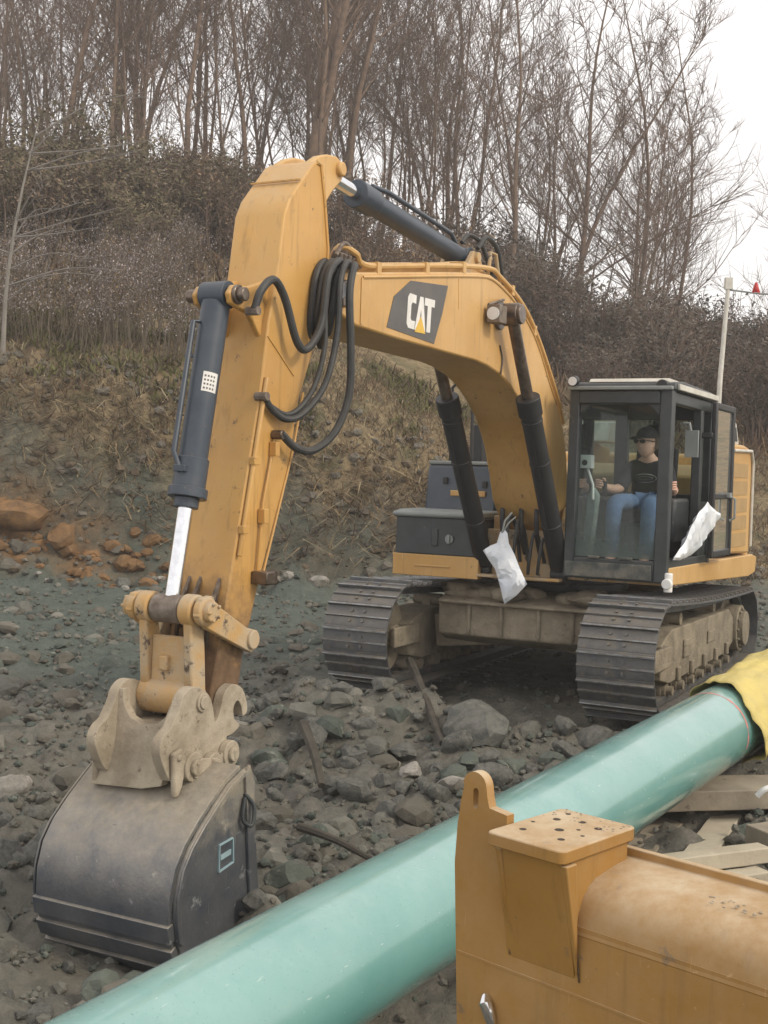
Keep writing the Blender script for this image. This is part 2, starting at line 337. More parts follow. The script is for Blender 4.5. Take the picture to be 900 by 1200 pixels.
for side in (1, -1):
    yc = 1.3 * side
    m = MB()                      # the chain inside the shoes
    for k in (-.14, .14):
        ring = [(float(p[0]), float(p[1])) for p in P[:-1:2]]; c = Vector((.02, .49))
        inn = [(c.x + (a - c.x) * .97, c.y + (b - c.y) * .86) for a, b in ring]
        n = len(ring); vs = [(a, yc + k + s * .04, b) for s in (-1, 1) for q in (ring, inn) for a, b in [(c.x + (a - c.x) * .99, c.y + (b - c.y) * .96) for a, b in q]]
        fs = []
        for i in range(n):
            j = (i + 1) % n; fs += [(i, j, n + j, n + i), (2 * n + i, 2 * n + j, 3 * n + j, 3 * n + i), (n + i, n + j, 3 * n + j, 3 * n + i), (i, j, 2 * n + j, 2 * n + i)]
        m.add(vs, fs)
    tr = m.build('track', M['track'], exc)
    NS = 44
    for i in range(NS):
        d = D[-1] * (i + .3) / NS; k = int(np.searchsorted(D, d)) - 1; t = (d - D[k]) / max(1e-9, D[k + 1] - D[k])
        p = P[k] * (1 - t) + P[k + 1] * t; k2 = min(k + 2, len(P) - 1); k1 = max(k - 1, 0); tg = P[k2] - P[k1]; tg = tg / np.linalg.norm(tg)
        X = Vector((tg[0], 0, tg[1])); Zn = Vector((-tg[1], 0, tg[0])); Y = Zn.cross(X)
        o = bpy.data.objects.new('shoe', SHOE); COL.objects.link(o); o.parent = tr
        o.matrix_local = Matrix(((X.x, Y.x, Zn.x, p[0]), (X.y, Y.y, Zn.y, yc), (X.z, Y.z, Zn.z, p[1]), (0, 0, 0, 1)))
    s = side
    m = MB(); m.cyl((1.9, yc - .07, .53), (1.9, yc + .07, .53), .40, n=32); m.cyl((1.9, yc - .2, .53), (1.9, yc + .2, .53), .11)
    m.build('idler', M['mudframe'], tr, .01)
    m = MB(); m.cyl((-1.85, yc - .06, .46), (-1.85, yc + .06, .46), .36, n=24); m.cyl((-1.85, yc - .2, .46), (-1.85, yc + .24, .46), .27, n=28); m.cyl((-1.85, yc + .24 * s, .46), (-1.85, yc + .30 * s, .46), .2, n=28)
    for i in range(12):
        a = 2 * math.pi * i / 12; m.cyl((-1.85 + .22 * math.cos(a), yc + .24 * s, .46 + .22 * math.sin(a)), (-1.85 + .22 * math.cos(a), yc + .265 * s, .46 + .22 * math.sin(a)), .018, n=6)
    m.build('sprocket', M['mudframe'], tr, .006)
    for i in range(7):
        x = 1.25 - i * .42; m = MB(); m.cyl((x, yc - .17, .16), (x, yc + .17, .16), .075); m.cyl((x, yc + .17 * s, .16), (x, yc + .23 * s, .16), .045); m.cyl((x, yc - .13, .16), (x, yc - .1, .16), .10); m.cyl((x, yc + .1, .16), (x, yc + .13, .16), .10)
        m.build('roller', M['mudframe'], tr)
    for x in (.75, -.75):
        m = MB(); m.cyl((x, yc - .16, .80), (x, yc + .16, .80), .06); m.box((x, yc, .72), (.12, .1, .16)); m.build('carrier_roller', M['mudframe'], tr)
    m = MB(); m.prism([(1.62, .30), (1.62, .62), (1.25, .74), (-1.35, .72), (-1.6, .60), (-1.6, .32), (-1.3, .23), (1.3, .23)], yc - .2, yc + .2)
    m.bb((1.5, yc - .26, .42), (2.05, yc - .21, .62)); m.bb((1.5, yc + .21, .42), (2.05, yc + .26, .62))
    for x in (1.0, .45, -.1, -.65, -1.2): m.bb((x - .05, yc + .2 * s, .22), (x + .05, yc + .235 * s, .36))
    m.bb((.55, yc + .2 * s, .42), (.8, yc + .225 * s, .60)); m.bb((-.55, yc + .2 * s, .45), (-.25, yc + .225 * s, .58))
    m.build('track_frame', M['mudframe'], tr, .015)
# car body ---------------------------------------------------------
m = MB(); m.prism([(1.35, .52), (1.35, .88), (1.1, .95), (-1.2, .95), (-1.3, .85), (-1.3, .52), (-1.0, .42), (1.1, .42)], -.9, .9)
m.prism([(1.37, .84), (1.42, .84), (1.42, .88), (1.37, .88)], -.88, .88)
for y in (-.55, -.2, .2, .55): m.bb((1.35, y - .02, .54), (1.385, y + .02, .85))
m.beam((.75, 0, .62), (.95, 1.05, .52), .5, .34); m.beam((.75, 0, .62), (.95, -1.05, .52), .5, .34)
m.beam((-.75, 0, .62), (-.95, 1.05, .52), .5, .34); m.beam((-.75, 0, .62), (-.95, -1.05, .52), .5, .34)
cb = m.build('undercarriage', M['mudframe'], exc, .02)
random.seed(4)
def lump(c, r, seed, sub=2, sq=(1, 1, 1), cuts=7):
    bm = bmesh.new(); bmesh.ops.create_icosphere(bm, subdivisions=sub, radius=1); rd = random.Random(seed)
    pl = []
    for _ in range(cuts):
        n = Vector((rd.gauss(0, 1), rd.gauss(0, 1), rd.gauss(0, 1))).normalized(); pl.append((n, rd.uniform(.55, .85)))
    for v in bm.verts:
        p = v.co.copy()
        for n, d in pl:
            k = p.dot(n)
            if k > d: p -= n * (k - d)
        p *= 1 + .16 * noise.noise(p * 2.1 + Vector((seed, 0, 0))) + .07 * noise.noise(p * 5 + Vector((0, seed, 0)))
        v.co = Vector(c) + Vector((p.x * sq[0], p.y * sq[1], p.z * sq[2])) * r
    vs = [v.co.copy() for v in bm.verts]; fs = [[v.index for v in f.verts] for f in bm.faces]; bm.free(); return vs, fs
m = MB()
for i in range(26):
    y = random.uniform(-.85, .85); m.add(*lump((random.uniform(.95, 1.3), y, .93 + .05 * random.random()), random.uniform(.08, .17), i, 2, (1.2, 1.4, .6)))
m.build('caked_mud', M['mudframe'], cb, smooth=60)
m = MB(); m.cyl((0, 0, .95), (0, 0, 1.14), .62, n=40); m.ring((0, 0, .98), (0, 0, 1.05), .6, .68, 40); m.build('swing_bearing', M['dark'], exc, .006)
# upper frame ------------------------------------------------------
m = MB(); m.bb((-2.6, -1.35, 1.16), (1.35, 1.44, 1.30)); m.bb((-.1, -.40, 1.30), (1.15, -.33, 1.75)); m.bb((-.1, .33, 1.30), (1.15, .40, 1.75))
m.prism([(.65, 1.3), (.65, 1.75), (.85, 1.9), (1.05, 1.85), (1.2, 1.5), (1.3, 1.3)], -.38, -.31); m.prism([(.65, 1.3), (.65, 1.75), (.85, 1.9), (1.05, 1.85), (1.2, 1.5), (1.3, 1.3)], .31, .38)
m.bb((1.15, -.38, 1.12), (1.36, .38, 1.16)); m.cyl((.88, -.41, 1.62), (.88, .41, 1.62), .1)
m.bb((1.3, -.42, 1.14), (1.52, .45, 1.17)); m.bb((1.28, -.4, 1.17), (1.3, .42, 1.62))
m.build('upper_frame', M['mudpaint'], exc, .008)
m = MB(); m.prism([(1.50, 1.34), (-2.6, 1.29), (-2.86, 1.25), (-2.80, 1.06), (-2.4, 1.03), (1.42, 1.17)], 1.42, 1.50)
m.build('side_skirt', M['paint'], exc, .012)
m = MB(); m.bb((.75, -1.37, 1.11), (1.5, -.41, 1.33)); m.bb((1.5, -1.12, 1.205), (1.512, -.72, 1.225)); st = m.build('storage_step', M['paint'], exc, .02)
m = MB(); m.prism([(1.5, 1.335), (1.5, 1.71), (.85, 1.71), (.85, 1.335)], -1.34, -.42); m.bb((1.5, -.93, 1.42), (1.515, -.86, 1.60)); m.build('battery_box', M['dark'], exc, .02)
m = MB(); m.prism([(1.54, 1.712), (1.55, 1.76), (1.4, 1.785), (.88, 1.79), (.85, 1.712)], -1.37, -.42); m.build('box_lid', M['grey'], exc, .02)
m = MB(); m.cyl((1.5, -.73, 1.5), (1.525, -.73, 1.5), .045); m.box((1.53, -.73, 1.5), (.03, .03, .09)); m.build('box_latch', M['grey'], exc, .004)
m = MB(); m.prism([(.98, 1.712), (.90, 2.26), (-.4, 2.28), (-.4, 1.712)], -1.28, -.46); bx = m.build('tool_compartment', M['cyl'], exc, .03)
m = MB(); m.bb((.95, -.98, 1.93), (.972, -.58, 1.99)); m.build('step_handle', M['paint'], bx, .008)
m = MB(); m.bb((.90, -1.27, 2.262), (-.4, -.47, 2.30)); m.build('compartment_lid', M['grey'], bx, .01)
m = MB(); m.box((.945, -1.05, 2.09), (.03, .05, .07)); m.box((.945, -.6, 2.06), (.03, .05, .07)); m.build('compartment_latch', M['black'], bx, .004)
def loop(name, pts, r, mat, n=8): return MB().tube(pts, r, n).build(name, mat, exc)
loop('handrail', [(.35, -1.27, 2.28), (.35, -1.27, 3.12), (.34, -1.2, 3.19), (.34, -1.08, 3.19), (.34, -1.02, 3.12), (.34, -1.02, 2.28)], .02, M['black'])
loop('handrail', [(-.25, -.72, 2.28), (-.25, -.72, 3.20), (-.25, -.60, 2.75), (-.25, -.50, 2.75)], .02, M['grey'])
m = MB(); m.bb((.15, -1.12, 2.30), (-.1, -.98, 2.72)); m.tube([(.05, -1.05, 2.7), (.05, -1.05, 3.0)], .03); m.build('mirror', M['black'], exc, .02)
m = MB(); m.bb((-.75, -.92, 2.30), (-1.05, -.62, 2.62)); m.cyl((-.9, -.74, 2.6), (-.9, -.74, 2.95), .06); m.build('exhaust_stack', M['dark'], exc, .01)
# engine house and counterweight
m = MB(); m.bb((-2.5, -1.36, 1.30), (-.42, -.42, 2.22)); m.prism([(-.55, 1.30), (-.55, 2.22), (-.75, 2.34), (-2.5, 2.34), (-2.5, 1.30)], -.40, 1.30); m.build('engine_hood', M['paint'], exc, .03)
m = MB(); m.prism([(-1.1, 1.36), (-1.1, 2.50), (-1.2, 2.60), (-1.9, 2.60), (-2.35, 2.55), (-2.35, 1.315)], 1.32, 1.50); sp = m.build('side_panel', M['paint'], exc, .03)
m = MB()
for i in range(5): m.prism([(-1.26, 1.42 + i * .2), (-1.26, 1.58 + i * .2), (-2.1, 1.58 + i * .2), (-2.1, 1.42 + i * .2)], 1.50, 1.506)
m.build('vent_panel', surf('vent_tan', (.42, .27, .11), (.37, .235, .095), 5, .6, bump=.4, bsc=200), sp)
m = MB(); m.tube([(-1.18, 1.52, 2.52), (-2.2, 1.52, 2.54), (-2.32, 1.52, 2.40), (-2.32, 1.52, 1.4)], .018); m.build('panel_seal', M['cream'], sp)
m = MB()
for z0, z1, ch in ((1.06, 2.50, 0),):
    out = [(-2.37, -1.36), (-2.37, 1.46), (-2.62, 1.44), (-2.85, 1.2), (-2.98, .6), (-2.98, -.6), (-2.85, -1.15), (-2.62, -1.36)]
    m.prism(out, z0, z1, lambda u, v, w_: (u, v, w_))
m.build('counterweight', M['paint'], exc, .05, seg=3)
m = MB(); m.prism([(-1.35, 2.60), (-1.4, 2.84), (-1.75, 2.86), (-1.95, 2.60)], 1.05, 1.42); m.build('air_intake', M['cream'], exc, .02)
m = MB(); m.prism([(-1.45, 2.64), (-1.48, 2.79), (-1.70, 2.80), (-1.80, 2.64)], 1.421, 1.43); m.build('intake_grille', M['black'], exc)
# cab --------------------------------------------------------------
cab = empty('cab'); cab.parent = exc
m = MB()
Y0c, Y1c, XF, XB, ZB, ZT = .50, 1.50, 1.56, -.22, 1.20, 3.0
m.beam((XF - .05, Y0c + .05, ZB), (XF - .09, Y0c + .05, ZT), .10, .11, (1, 0, 0)); m.beam((XF - .05, Y1c - .06, ZB), (XF - .09, Y1c - .06, ZT), .12, .12, (1, 0, 0))
m.bb((XB, Y0c, 1.3), (XB + .1, Y0c + .1, ZT)); m.bb((XB, Y1c - .1, 1.3), (XB + .12, Y1c, ZT))
m.bb((XF - .13, Y0c + .1, ZT - .13), (XF - .01, Y1c - .12, ZT - .01)); m.bb((XF - .1, Y0c + .1, ZB), (XF, Y1c - .12, ZB + .20))
m.bb((XB + .1, Y0c + .02, ZT - .12), (XF - .14, Y0c + .1, ZT - .01)); m.bb((XB + .12, Y1c - .1, ZT - .12), (XF - .15, Y1c - .01, ZT - .01))
m.bb((XB, Y0c + .1, ZT - .2), (XB + .08, Y1c - .1, ZT - .01)); m.bb((XB, Y0c + .1, 1.3), (XB + .06, Y1c - .1, 2.02)); m.bb((XB, .86, 2.02), (XB + .06, .98, ZT - .2))
m.bb((XB + .1, Y0c, 1.3), (XF - .1, Y0c + .05, 1.62)); m.bb((XB + .1, Y1c - .12, 1.30), (XF - .12, Y1c - .01, 1.40)); m.bb((.22, Y1c - .1, 1.4), (.32, Y1c - .005, ZT - .12)); m.bb((XB + .12, Y1c - .09, 1.4), (.22, Y1c - .02, 1.95))
for yy, sgn in ((Y0c + .1, 1), (Y1c - .12, -1)):
    m.prism([(yy, ZT - .13), (yy + sgn * .12, ZT - .13), (yy, ZT - .25)], XF - .12, XF - .04, lambda u, v, q: (q, u, v))
m.build('cab_frame', M['dark'], cab, .012)
m = MB(); m.bb((XB, Y0c + .02, 1.28), (XF - .1, Y1c - .02, 1.34)); m.build('cab_floor', M['black'], cab)
m = MB(); m.prism([(XF - .03, 3.0), (XF - .06, 3.07), (1.2, 3.10), (0, 3.08), (XB - .05, 3.02), (XB - .05, 2.99)], Y0c - .01, Y1c + .02); m.build('roof', M['dark'], cab, .02)
m = MB(); m.prism([(1.42, 3.085), (1.38, 3.12), (.1, 3.11), (-.15, 3.07), (-.15, 3.06)], Y0c + .15, Y1c - .08); m.bb((-.2, Y1c + .02, 3.005), (1.45, Y1c + .045, 3.06)); m.build('roof_cover', M['cream'], cab, .015)
m = MB(); m.bb((XF - .13, Y0c, 3.0), (XF + .02, Y1c, 3.035)); m.build('rain_visor', M['grey'], cab, .008)
m = MB(); m.add([(XF - .045, Y0c + .1, ZB + .21), (XF - .045, Y1c - .12, ZB + .21), (XF - .08, Y1c - .12, ZT - .13), (XF - .08, Y0c + .1, ZT - .13)], [(0, 1, 2, 3)]); m.build('windscreen', M['screen'], cab)
m = MB()
m.add([(XB + .03, .6, 2.02), (XB + .03, .86, 2.02), (XB + .03, .86, 2.8), (XB + .03, .6, 2.8)], [(0, 1, 2, 3)]); m.add([(XB + .03, .98, 2.02), (XB + .03, 1.4, 2.02), (XB + .03, 1.4, 2.8), (XB + .03, .98, 2.8)], [(0, 1, 2, 3)])
m.build('rear_window', M['darkglass'], cab)
m = MB(); m.add([(XB + .1, Y0c + .03, 1.62), (XF - .1, Y0c + .03, 1.62), (XF - .1, Y0c + .03, 2.88), (XB + .1, Y0c + .03, 2.88)], [(0, 1, 2, 3)]); m.build('side_window', M['darkglass'], cab)
m = MB(); m.bb((XF - .002, Y0c + .02, 1.22), (XF + .02, Y1c - .14, 1.36)); m.bb((XF, .75, 1.40), (XF + .03, .86, 1.425)); m.bb((XF, 1.05, 1.40), (XF + .03, 1.18, 1.425)); m.build('lower_panel', surf('dusty_panel', (.05, .06, .058), (.16, .15, .125), 9, .8, bump=.4), cab, .006)
m = MB(); m.cyl((XF - .03, Y1c + .02, 1.20), (XF + .05, Y1c + .02, 1.20), .045, .05); m.cyl((XF - .02, Y1c + .02, 1.12), (XF - .02, Y1c + .02, 1.30), .04); m.build('marker_lamp', M['white'], cab, .01)
m = MB(); m.cyl((XF - .02, Y0c + .05, 3.09), (XF + .05, Y0c + .05, 3.08), .05); hl = m.build('cab_lamp', M['black'], cab, .006)
m = MB(); m.cyl((XF + .051, Y0c + .05, 3.08), (XF + .058, Y0c + .05, 3.08), .042); m.build('lens', M['lens'], hl)
m = MB(); m.cyl((XF - .1, Y1c - .1, 3.04), (XF + .01, Y1c - .1, 3.04), .055); m.build('cab_lamp', M['black'], cab, .006)
# door folded back against the side
m = MB(); dy = 1.60
fr = lambda x0, x1, z0, z1: m.bb((x0, dy - .025, z0), (x1, dy + .025, z1))
fr(.16, .24, 1.38, 2.97); fr(-.70, -.62, 1.38, 2.97); fr(-.62, .16, 2.90, 2.97); fr(-.62, .16, 1.38, 1.45); fr(-.62, .16, 1.98, 2.04)
m.bb((.22, 1.49, 1.6), (.3, 1.6, 1.66)); m.bb((.22, 1.49, 2.6), (.3, 1.6, 2.66)); door = m.build('door', M['black'], cab, .012)
m = MB(); m.add([(-.62, dy, 2.04), (.16, dy, 2.04), (.16, dy, 2.90), (-.62, dy, 2.90)], [(0, 1, 2, 3)]); m.add([(-.62, dy, 1.45), (.16, dy, 1.45), (.16, dy, 1.98), (-.62, dy, 1.98)], [(0, 1, 2, 3)])
m.build('window', M['dirtyglass'], door)
m = MB(); m.tube([(-.54, dy + .03, 1.75), (-.54, dy + .08, 1.78), (-.54, dy + .08, 1.98), (-.54, dy + .03, 2.01)], .014); m.bb((-.48, dy + .025, 2.0), (-.36, dy + .06, 2.05)); m.build('handle', M['grey'], door)
# inside
m = MB(); m.bb((.22, .76, 1.72), (.78, 1.22, 1.86)); m.bb((.3, .82, 1.34), (.7, 1.16, 1.72)); m.prism([(.26, 1.84), (.12, 2.5), (.02, 2.5), (.12, 1.84)], .77, 1.21); m.bb((.02, .86, 2.48), (.12, 1.12, 2.74)); m.build('seat', M['seat'], cab, .04, seg=3)
for s in (-1, 1):
    yc = .99 + s * .33
    m = MB(); m.bb((.25, yc - .07, 1.55), (.85, yc + .07, 1.98)); cs = m.build('console', M['dark'], cab, .03)
    m = MB(); m.tube([(.8, yc, 1.97), (.82, yc, 2.04)], [.025, .018], 8); m.tube([(.82, yc, 2.04), (.83, yc, 2.14)], [.024, .027], 10); m.build('joystick', M['black'], cs)
m = MB(); m.box((1.32, .62, 2.32), (.10, .13, .13)); m.tube([(1.3, .63, 2.25), (1.28, .68, 2.1), (1.32, .7, 1.95)], .014); mn = m.build('monitor', M['white'], cab, .012)
m = MB(); m.cyl((1.371, .62, 2.31), (1.376, .62, 2.31), .028); m.build('lens', M['black'], mn)
m = MB(); m.prism([(.66, 1.4), (.74, 1.4), (.78, 1.75), (.80, 2.0), (.74, 2.08), (.69, 1.98), (.67, 1.7)], 1.2, 1.3, lambda u, v, q: (q, u - .06, v)); m.build('grey_green_upright', surf('grey_green_matt', (.24, .28, .27), (.15, .19, .18), 6, .9, bump=.4), cab, .02)  # unidentified upright grey-green shape behind the windscreen
m = MB(); m.tube([(1.1, 1.36, 1.34), (1.1, 1.36, 1.8), (1.1, 1.34, 2.0)], .02); m.cyl((1.1, 1.34, 1.98), (1.1, 1.34, 2.08), .035); m.build('travel_lever', M['black'], cab)
m = MB(); m.tube([(.95, 1.46, 2.72), (.95, 1.52, 2.72), (.95, 1.54, 2.62)], .015); m.box((.95, 1.55, 2.52), (.03, .13, .26)); m.build('mirror', M['grey'], cab, .01)
# boom -------------------------------------------------------------
top = [(5.72, 3.23), (5.80, 3.29), (5.82, 3.38), (5.76, 3.46), (5.68, 3.50), (5.35, 3.54), (4.03, 3.75), (3.3, 3.86), (3.05, 3.88), (2.82, 3.85), (2.5, 3.77), (2.21, 3.66), (1.95, 3.52), (1.74, 3.36), (1.51, 3.14), (1.25, 2.92), (1.0, 2.62), (.88, 2.35), (.82, 2.05), (.80, 1.75), (.82, 1.58), (.90, 1.52), (1.0, 1.52), (1.08, 1.58)]
bot = [(1.30, 1.70), (1.53, 1.92), (1.63, 2.15), (1.79, 2.45), (2.01, 2.69), (2.29, 2.87), (2.52, 2.98), (2.75, 3.05), (3.05, 3.10), (3.31, 3.12), (4.1, 3.13), (4.79, 3.14), (5.43, 3.16)]
m = MB(); m.prism(top + bot, -.27, .27); boom = m.build('boom', M['paint'], exc, .015)
m = MB()      # weld flange that runs round the side plate, and cross seams
edge = spline([(p[0], p[1]) + (0,) for p in top[5:16]], 4)
for s in (-1, 1):
    m.tube([(p.x, s * .272, p.y - .035) for p in edge], .012, 6); m.beam((5.36, s * .271, 3.50), (5.36, s * .271, 3.18), .03, .012, (0, 1, 0)); m.beam((3.72, s * .270, 3.76), (3.70, s * .270, 3.5), .012, .006, (0, 1, 0))
m.build('weld_flange', M['paint'], boom)
m = MB()
q = [(4.60, 3.595), (3.93, 3.655), (4.02, 3.43), (4.16, 3.17), (4.97, 3.205), (4.87, 3.44)]
m.prism(q, .270, .2745); dc = m.build('decal', M['decal'], boom)
def let(m, poly, y0, y1):   # unit square of one word -> boom side (u right in the picture, v up)
    for p in poly:
        m.prism([(4.64 - .47 * u + (.02 * (1 - v)), 3.235 + .265 * v + .012 * u) for u, v in p], y0, y1)
Cc = [[(.0, .14), (.06, .02), (.28, .0), (.30, .24), (.17, .24), (.13, .30), (.13, .68), (.17, .76), (.30, .74), (.30, .98), (.06, 1.0), (.0, .88)]]
Aa = [[(.31, .0), (.42, .98), (.56, .98), (.49, .62), (.485, .5), (.44, .0)], [(.49, .62), (.56, .98), (.67, .0), (.54, .0), (.515, .3)]]
Tt = [[(.62, .98), (1.0, .98), (1.0, .76), (.88, .76), (.88, 0), (.74, 0), (.74, .76), (.62, .76)]]
m = MB(); let(m, Cc + Tt, .2745, .277); let(m, [[(.30, .0), (.44, .98), (.56, .98), (.70, .0), (.57, 0), (.5, .62), (.43, 0)]], .2745, .2765); m.build('lettering', M['letter'], dc)
m = MB(); let(m, [[(.30, -.06), (.70, -.06), (.5, .42)]], .2766, .2785); m.build('emblem', M['letter_y'], dc)
m = MB()
for s in (-.30, .30): m.tube(spline([(5.66, s * .5, 3.52), (5.58, s * .7, 3.68), (5.40, s * .8, 3.66), (5.2, s * .8, 3.61), (4.03, s * .8, 3.80), (3.1, s * .85, 3.93), (2.8, s * .85, 3.90), (2.2, s * .85, 3.72), (1.72, s * .85, 3.42), (1.2, s * .85, 2.96), (1.0, s * .85, 2.7)], 5), .022)
for s in (-.13, .13): m.tube(spline([(5.62, s, 3.54), (5.3, s, 3.60), (4.03, s, 3.81), (3.1, s, 3.94), (2.2, s, 3.74), (1.5, s, 3.22)], 5), .02)
for x, z in ((5.1, 3.60), (4.3, 3.73), (3.6, 3.85), (2.5, 3.82), (1.9, 3.53)): m.bb((x - .03, -.27, z - .04), (x + .03, .27, z + .05))
m.build('hydraulic_pipe', M['paint'], boom)
m = MB()
for s in (-1, 1): m.prism([(3.35, 3.84), (3.22, 3.98), (3.12, 4.08), (3.02, 4.08), (2.92, 3.98), (2.72, 3.84)], s * .10, s * .14)
m.cyl((3.07, -.17, 4.03), (3.07, .17, 4.03), .045); m.tube([(2.95, .2, 3.86), (2.90, .2, 4.10), (2.78, .2, 4.10), (2.66, .2, 3.84)], .018); m.build('cylinder_lug', M['mudpaint'], boom, .008)
m = MB(); m.tube(spline([(3.1, .16, 4.1), (2.95, .18, 4.22), (2.75, .2, 4.15), (2.62, .2, 3.95)], 5), .022); m.tube(spline([(3.3, .1, 4.12), (3.2, .12, 4.2), (3.0, .15, 4.16), (2.85, .2, 3.92)], 5), .02); m.build('lug_hose', M['hose'], boom)
m = MB(); m.cyl((2.85, .27, 3.56), (2.85, .50, 3.56), .085); m.cyl((2.85, .27, 3.56), (2.85, .30, 3.56), .13); m.build('boom_pin', M['rod'], boom, .006)
m = MB(); m.cyl((2.85, -.5, 3.56), (2.85, -.27, 3.56), .085); m.build('boom_pin', M['rod'], boom, .006)
m = MB(); m.box((3.10, .36, 3.53), (.16, .12, .15)); m.tube([(3.1, .28, 3.62), (3.0, .34, 3.66), (2.8, .30, 3.70)], .012); bl = m.build('work_lamp', M['pin'], boom, .012)
m = MB(); m.cyl((3.16, .36, 3.53), (3.192, .36, 3.53), .055); m.build('lens', M['lens'], bl)
m = MB(); m.tube([(5.78, .29, 3.40), (5.66, .31, 3.42), (5.64, .31, 3.28)], .03); m.box((5.67, .30, 3.34), (.10, .06, .17)); nl = m.build('nose_bracket', M['rod'], boom, .01)
m = MB(); m.cyl((5.75, .29, 3.35), (5.80, .34, 3.35), .06); m.build('lens', M['lens'], nl)
m = MB(); m.tube(spline([(2.8, .275, 3.30), (2.74, .28, 3.18), (2.77, .28, 3.05)], 4), .008); m.build('paint_scar', M['rod'], boom)
# boom cylinders
for s in (1, -1):
    y = .40 * s
    A, B = Vector((2.85, y, 3.56)), Vector((1.32, y, 1.20)); d = (B - A).normalized()
    m = MB(); m.cyl(A + d * .85, B - d * .1, .095, n=24); m.cyl(A + d * .82, A + d * 1.0, .112, n=24); m.cyl(B - Vector((0, .08, 0)), B + Vector((0, .08, 0)), .11)
    for k in (1.05, 1.5, 2.2): m.cyl(A + d * k, A + d * (k + .03), .10, n=24)
    m.tube([A + d * .95 + Vector((.1, 0, .05)), A + d * 1.3 + Vector((.12, 0, .04)), A + d * 2.4 + Vector((.12, 0, .04)), A + d * 2.5], .022)
    bc = m.build('boom_cylinder', M['black'], exc, .006)
    m = MB(); m.cyl(A + d * .05, A + d * .9, .055); m.build('rod', M['rod'], bc)
    m = MB(); m.cyl(A - Vector((0, .07, 0)), A + Vector((0, .07, 0)), .10); m.build('rod_eye', M['rod'], bc, .006)
for yy in (-.2, 0, .16): loop('hydraulic_hose', spline([(1.25, yy, 1.35), (1.45, yy + .02, 1.6), (1.4, yy, 1.9), (1.2, yy, 2.1), (1.1, yy, 1.9)], 6), .025, M['hose'])
for y, z in ((-.14, 1.75), (-.05, 1.72), (.12, 1.6), (.22, 1.55)): loop('hydraulic_hose', spline([(1.5, y, 1.2), (1.55, y + .03, 1.35), (1.5, y + .05, z), (1.35, y + .06, z - .1), (1.3, y + .1, 1.3)], 6), .018, M['hose'])
# stick ------------------------------------------------------------
sf = [(5.86, 4.20), (5.93, 4.16), (6.20, 3.88), (6.26, 3.77), (6.34, 3.30), (6.41, 3.08), (6.49, 2.59), (6.73, 1.60), (6.85, 1.10), (6.93, .82), (6.94, .70), (6.88, .61), (6.79, .60), (6.71, .64)]
sb = [(6.64, .80), (6.60, 1.02), (6.53, 1.20), (6.44, 1.45), (6.12, 2.20), (6.02, 2.62), (5.84, 2.98), (5.76, 3.1), (5.70, 3.30), (5.69, 3.65), (5.75, 3.95), (5.81, 4.17)]
m = MB(); m.prism(sf + sb, -.19, .19); stick = m.build('stick', M['stick'], exc, .012)
m = MB()
m.tube([(sb[i][0] + .02, .192, sb[i][1]) for i in (8, 9, 10, 11)] + [(5.88, .192, 4.18)], .014, 6)
m.tube([(5.98, .192, 2.66), (6.08, .192, 2.3), (6.42, .192, 1.46)], .010, 6)
m.beam((6.42, .191, 2.98), (6.10, .191, 2.76), .008, .01, (0, 1, 0)); m.beam((6.08, -.19, 4.025), (6.08, .19, 4.025), .015, .01); m.build('weld_flange', M['stick'], stick)
m = MB()
m.tube([(6.44, .205, 2.72), (6.60, .21, 2.05), (6.70, .21, 1.62)], .016); m.tube([(6.33, .205, 2.35), (6.45, .21, 1.95), (6.50, .21, 1.5)], .010)
for x, z in ((6.46, 2.6), (6.56, 2.2), (6.66, 1.78)): m.box((x, .21, z), (.06, .04, .05))
for x, z in ((6.35, 2.28), (6.46, 1.86)): m.box((x, .22, z), (.05, .05, .09))
m.build('hydraulic_pipe', M['stick'], stick, .004)
m = MB(); m.box((6.49, .25, 1.48), (.10, .12, .08)); m.box((6.38, .22, 1.47), (.14, .05, .09)); m.build('pipe_coupling', M['rod'], stick, .008)
m = MB(); m.cyl((6.33, .19, 2.37), (6.33, .27, 2.37), .03); m.build('hose_port', M['rod'], stick, .006)
m = MB()
for s in (-1, 1): m.prism([(5.93, 4.12), (5.89, 4.19), (5.80, 4.245), (5.68, 4.285), (5.56, 4.30), (5.48, 4.28), (5.445, 4.21), (5.48, 4.15), (5.60, 4.05), (5.74, 3.9)], s * .10, s * .155)
m.cyl((5.52, -.19, 4.22), (5.52, .19, 4.22), .05); m.build('stick_ear', M['paint'], stick, .012)
m = MB()
for s in (-1, 1): m.prism([(6.30, 3.36), (6.56, 3.27), (6.73, 3.255), (6.775, 3.20), (6.75, 3.14), (6.68, 3.125), (6.55, 3.10), (6.40, 2.95)], s * .10, s * .14)
m.build('cylinder_bracket', M['stick'], stick, .01)
m = MB(); m.cyl((6.70, -.21, 3.20), (6.70, .21, 3.20), .042); m.cyl((6.70, .14, 3.20), (6.70, .165, 3.20), .06); m.build('bracket_pin', M['rod'], stick, .006)
m = MB()
for z, x in ((1.36, 6.76), (1.30, 6.80), (1.2, 6.84)):
    for y in (-.12, -.04, .1): m.tube(spline([(x - .05, y, z + .15), (x + .04, y + .02, z + .05), (x + .03, y, z - .12)], 4), .016, 6)
m.build('hose_clamp', M['rod'], stick)
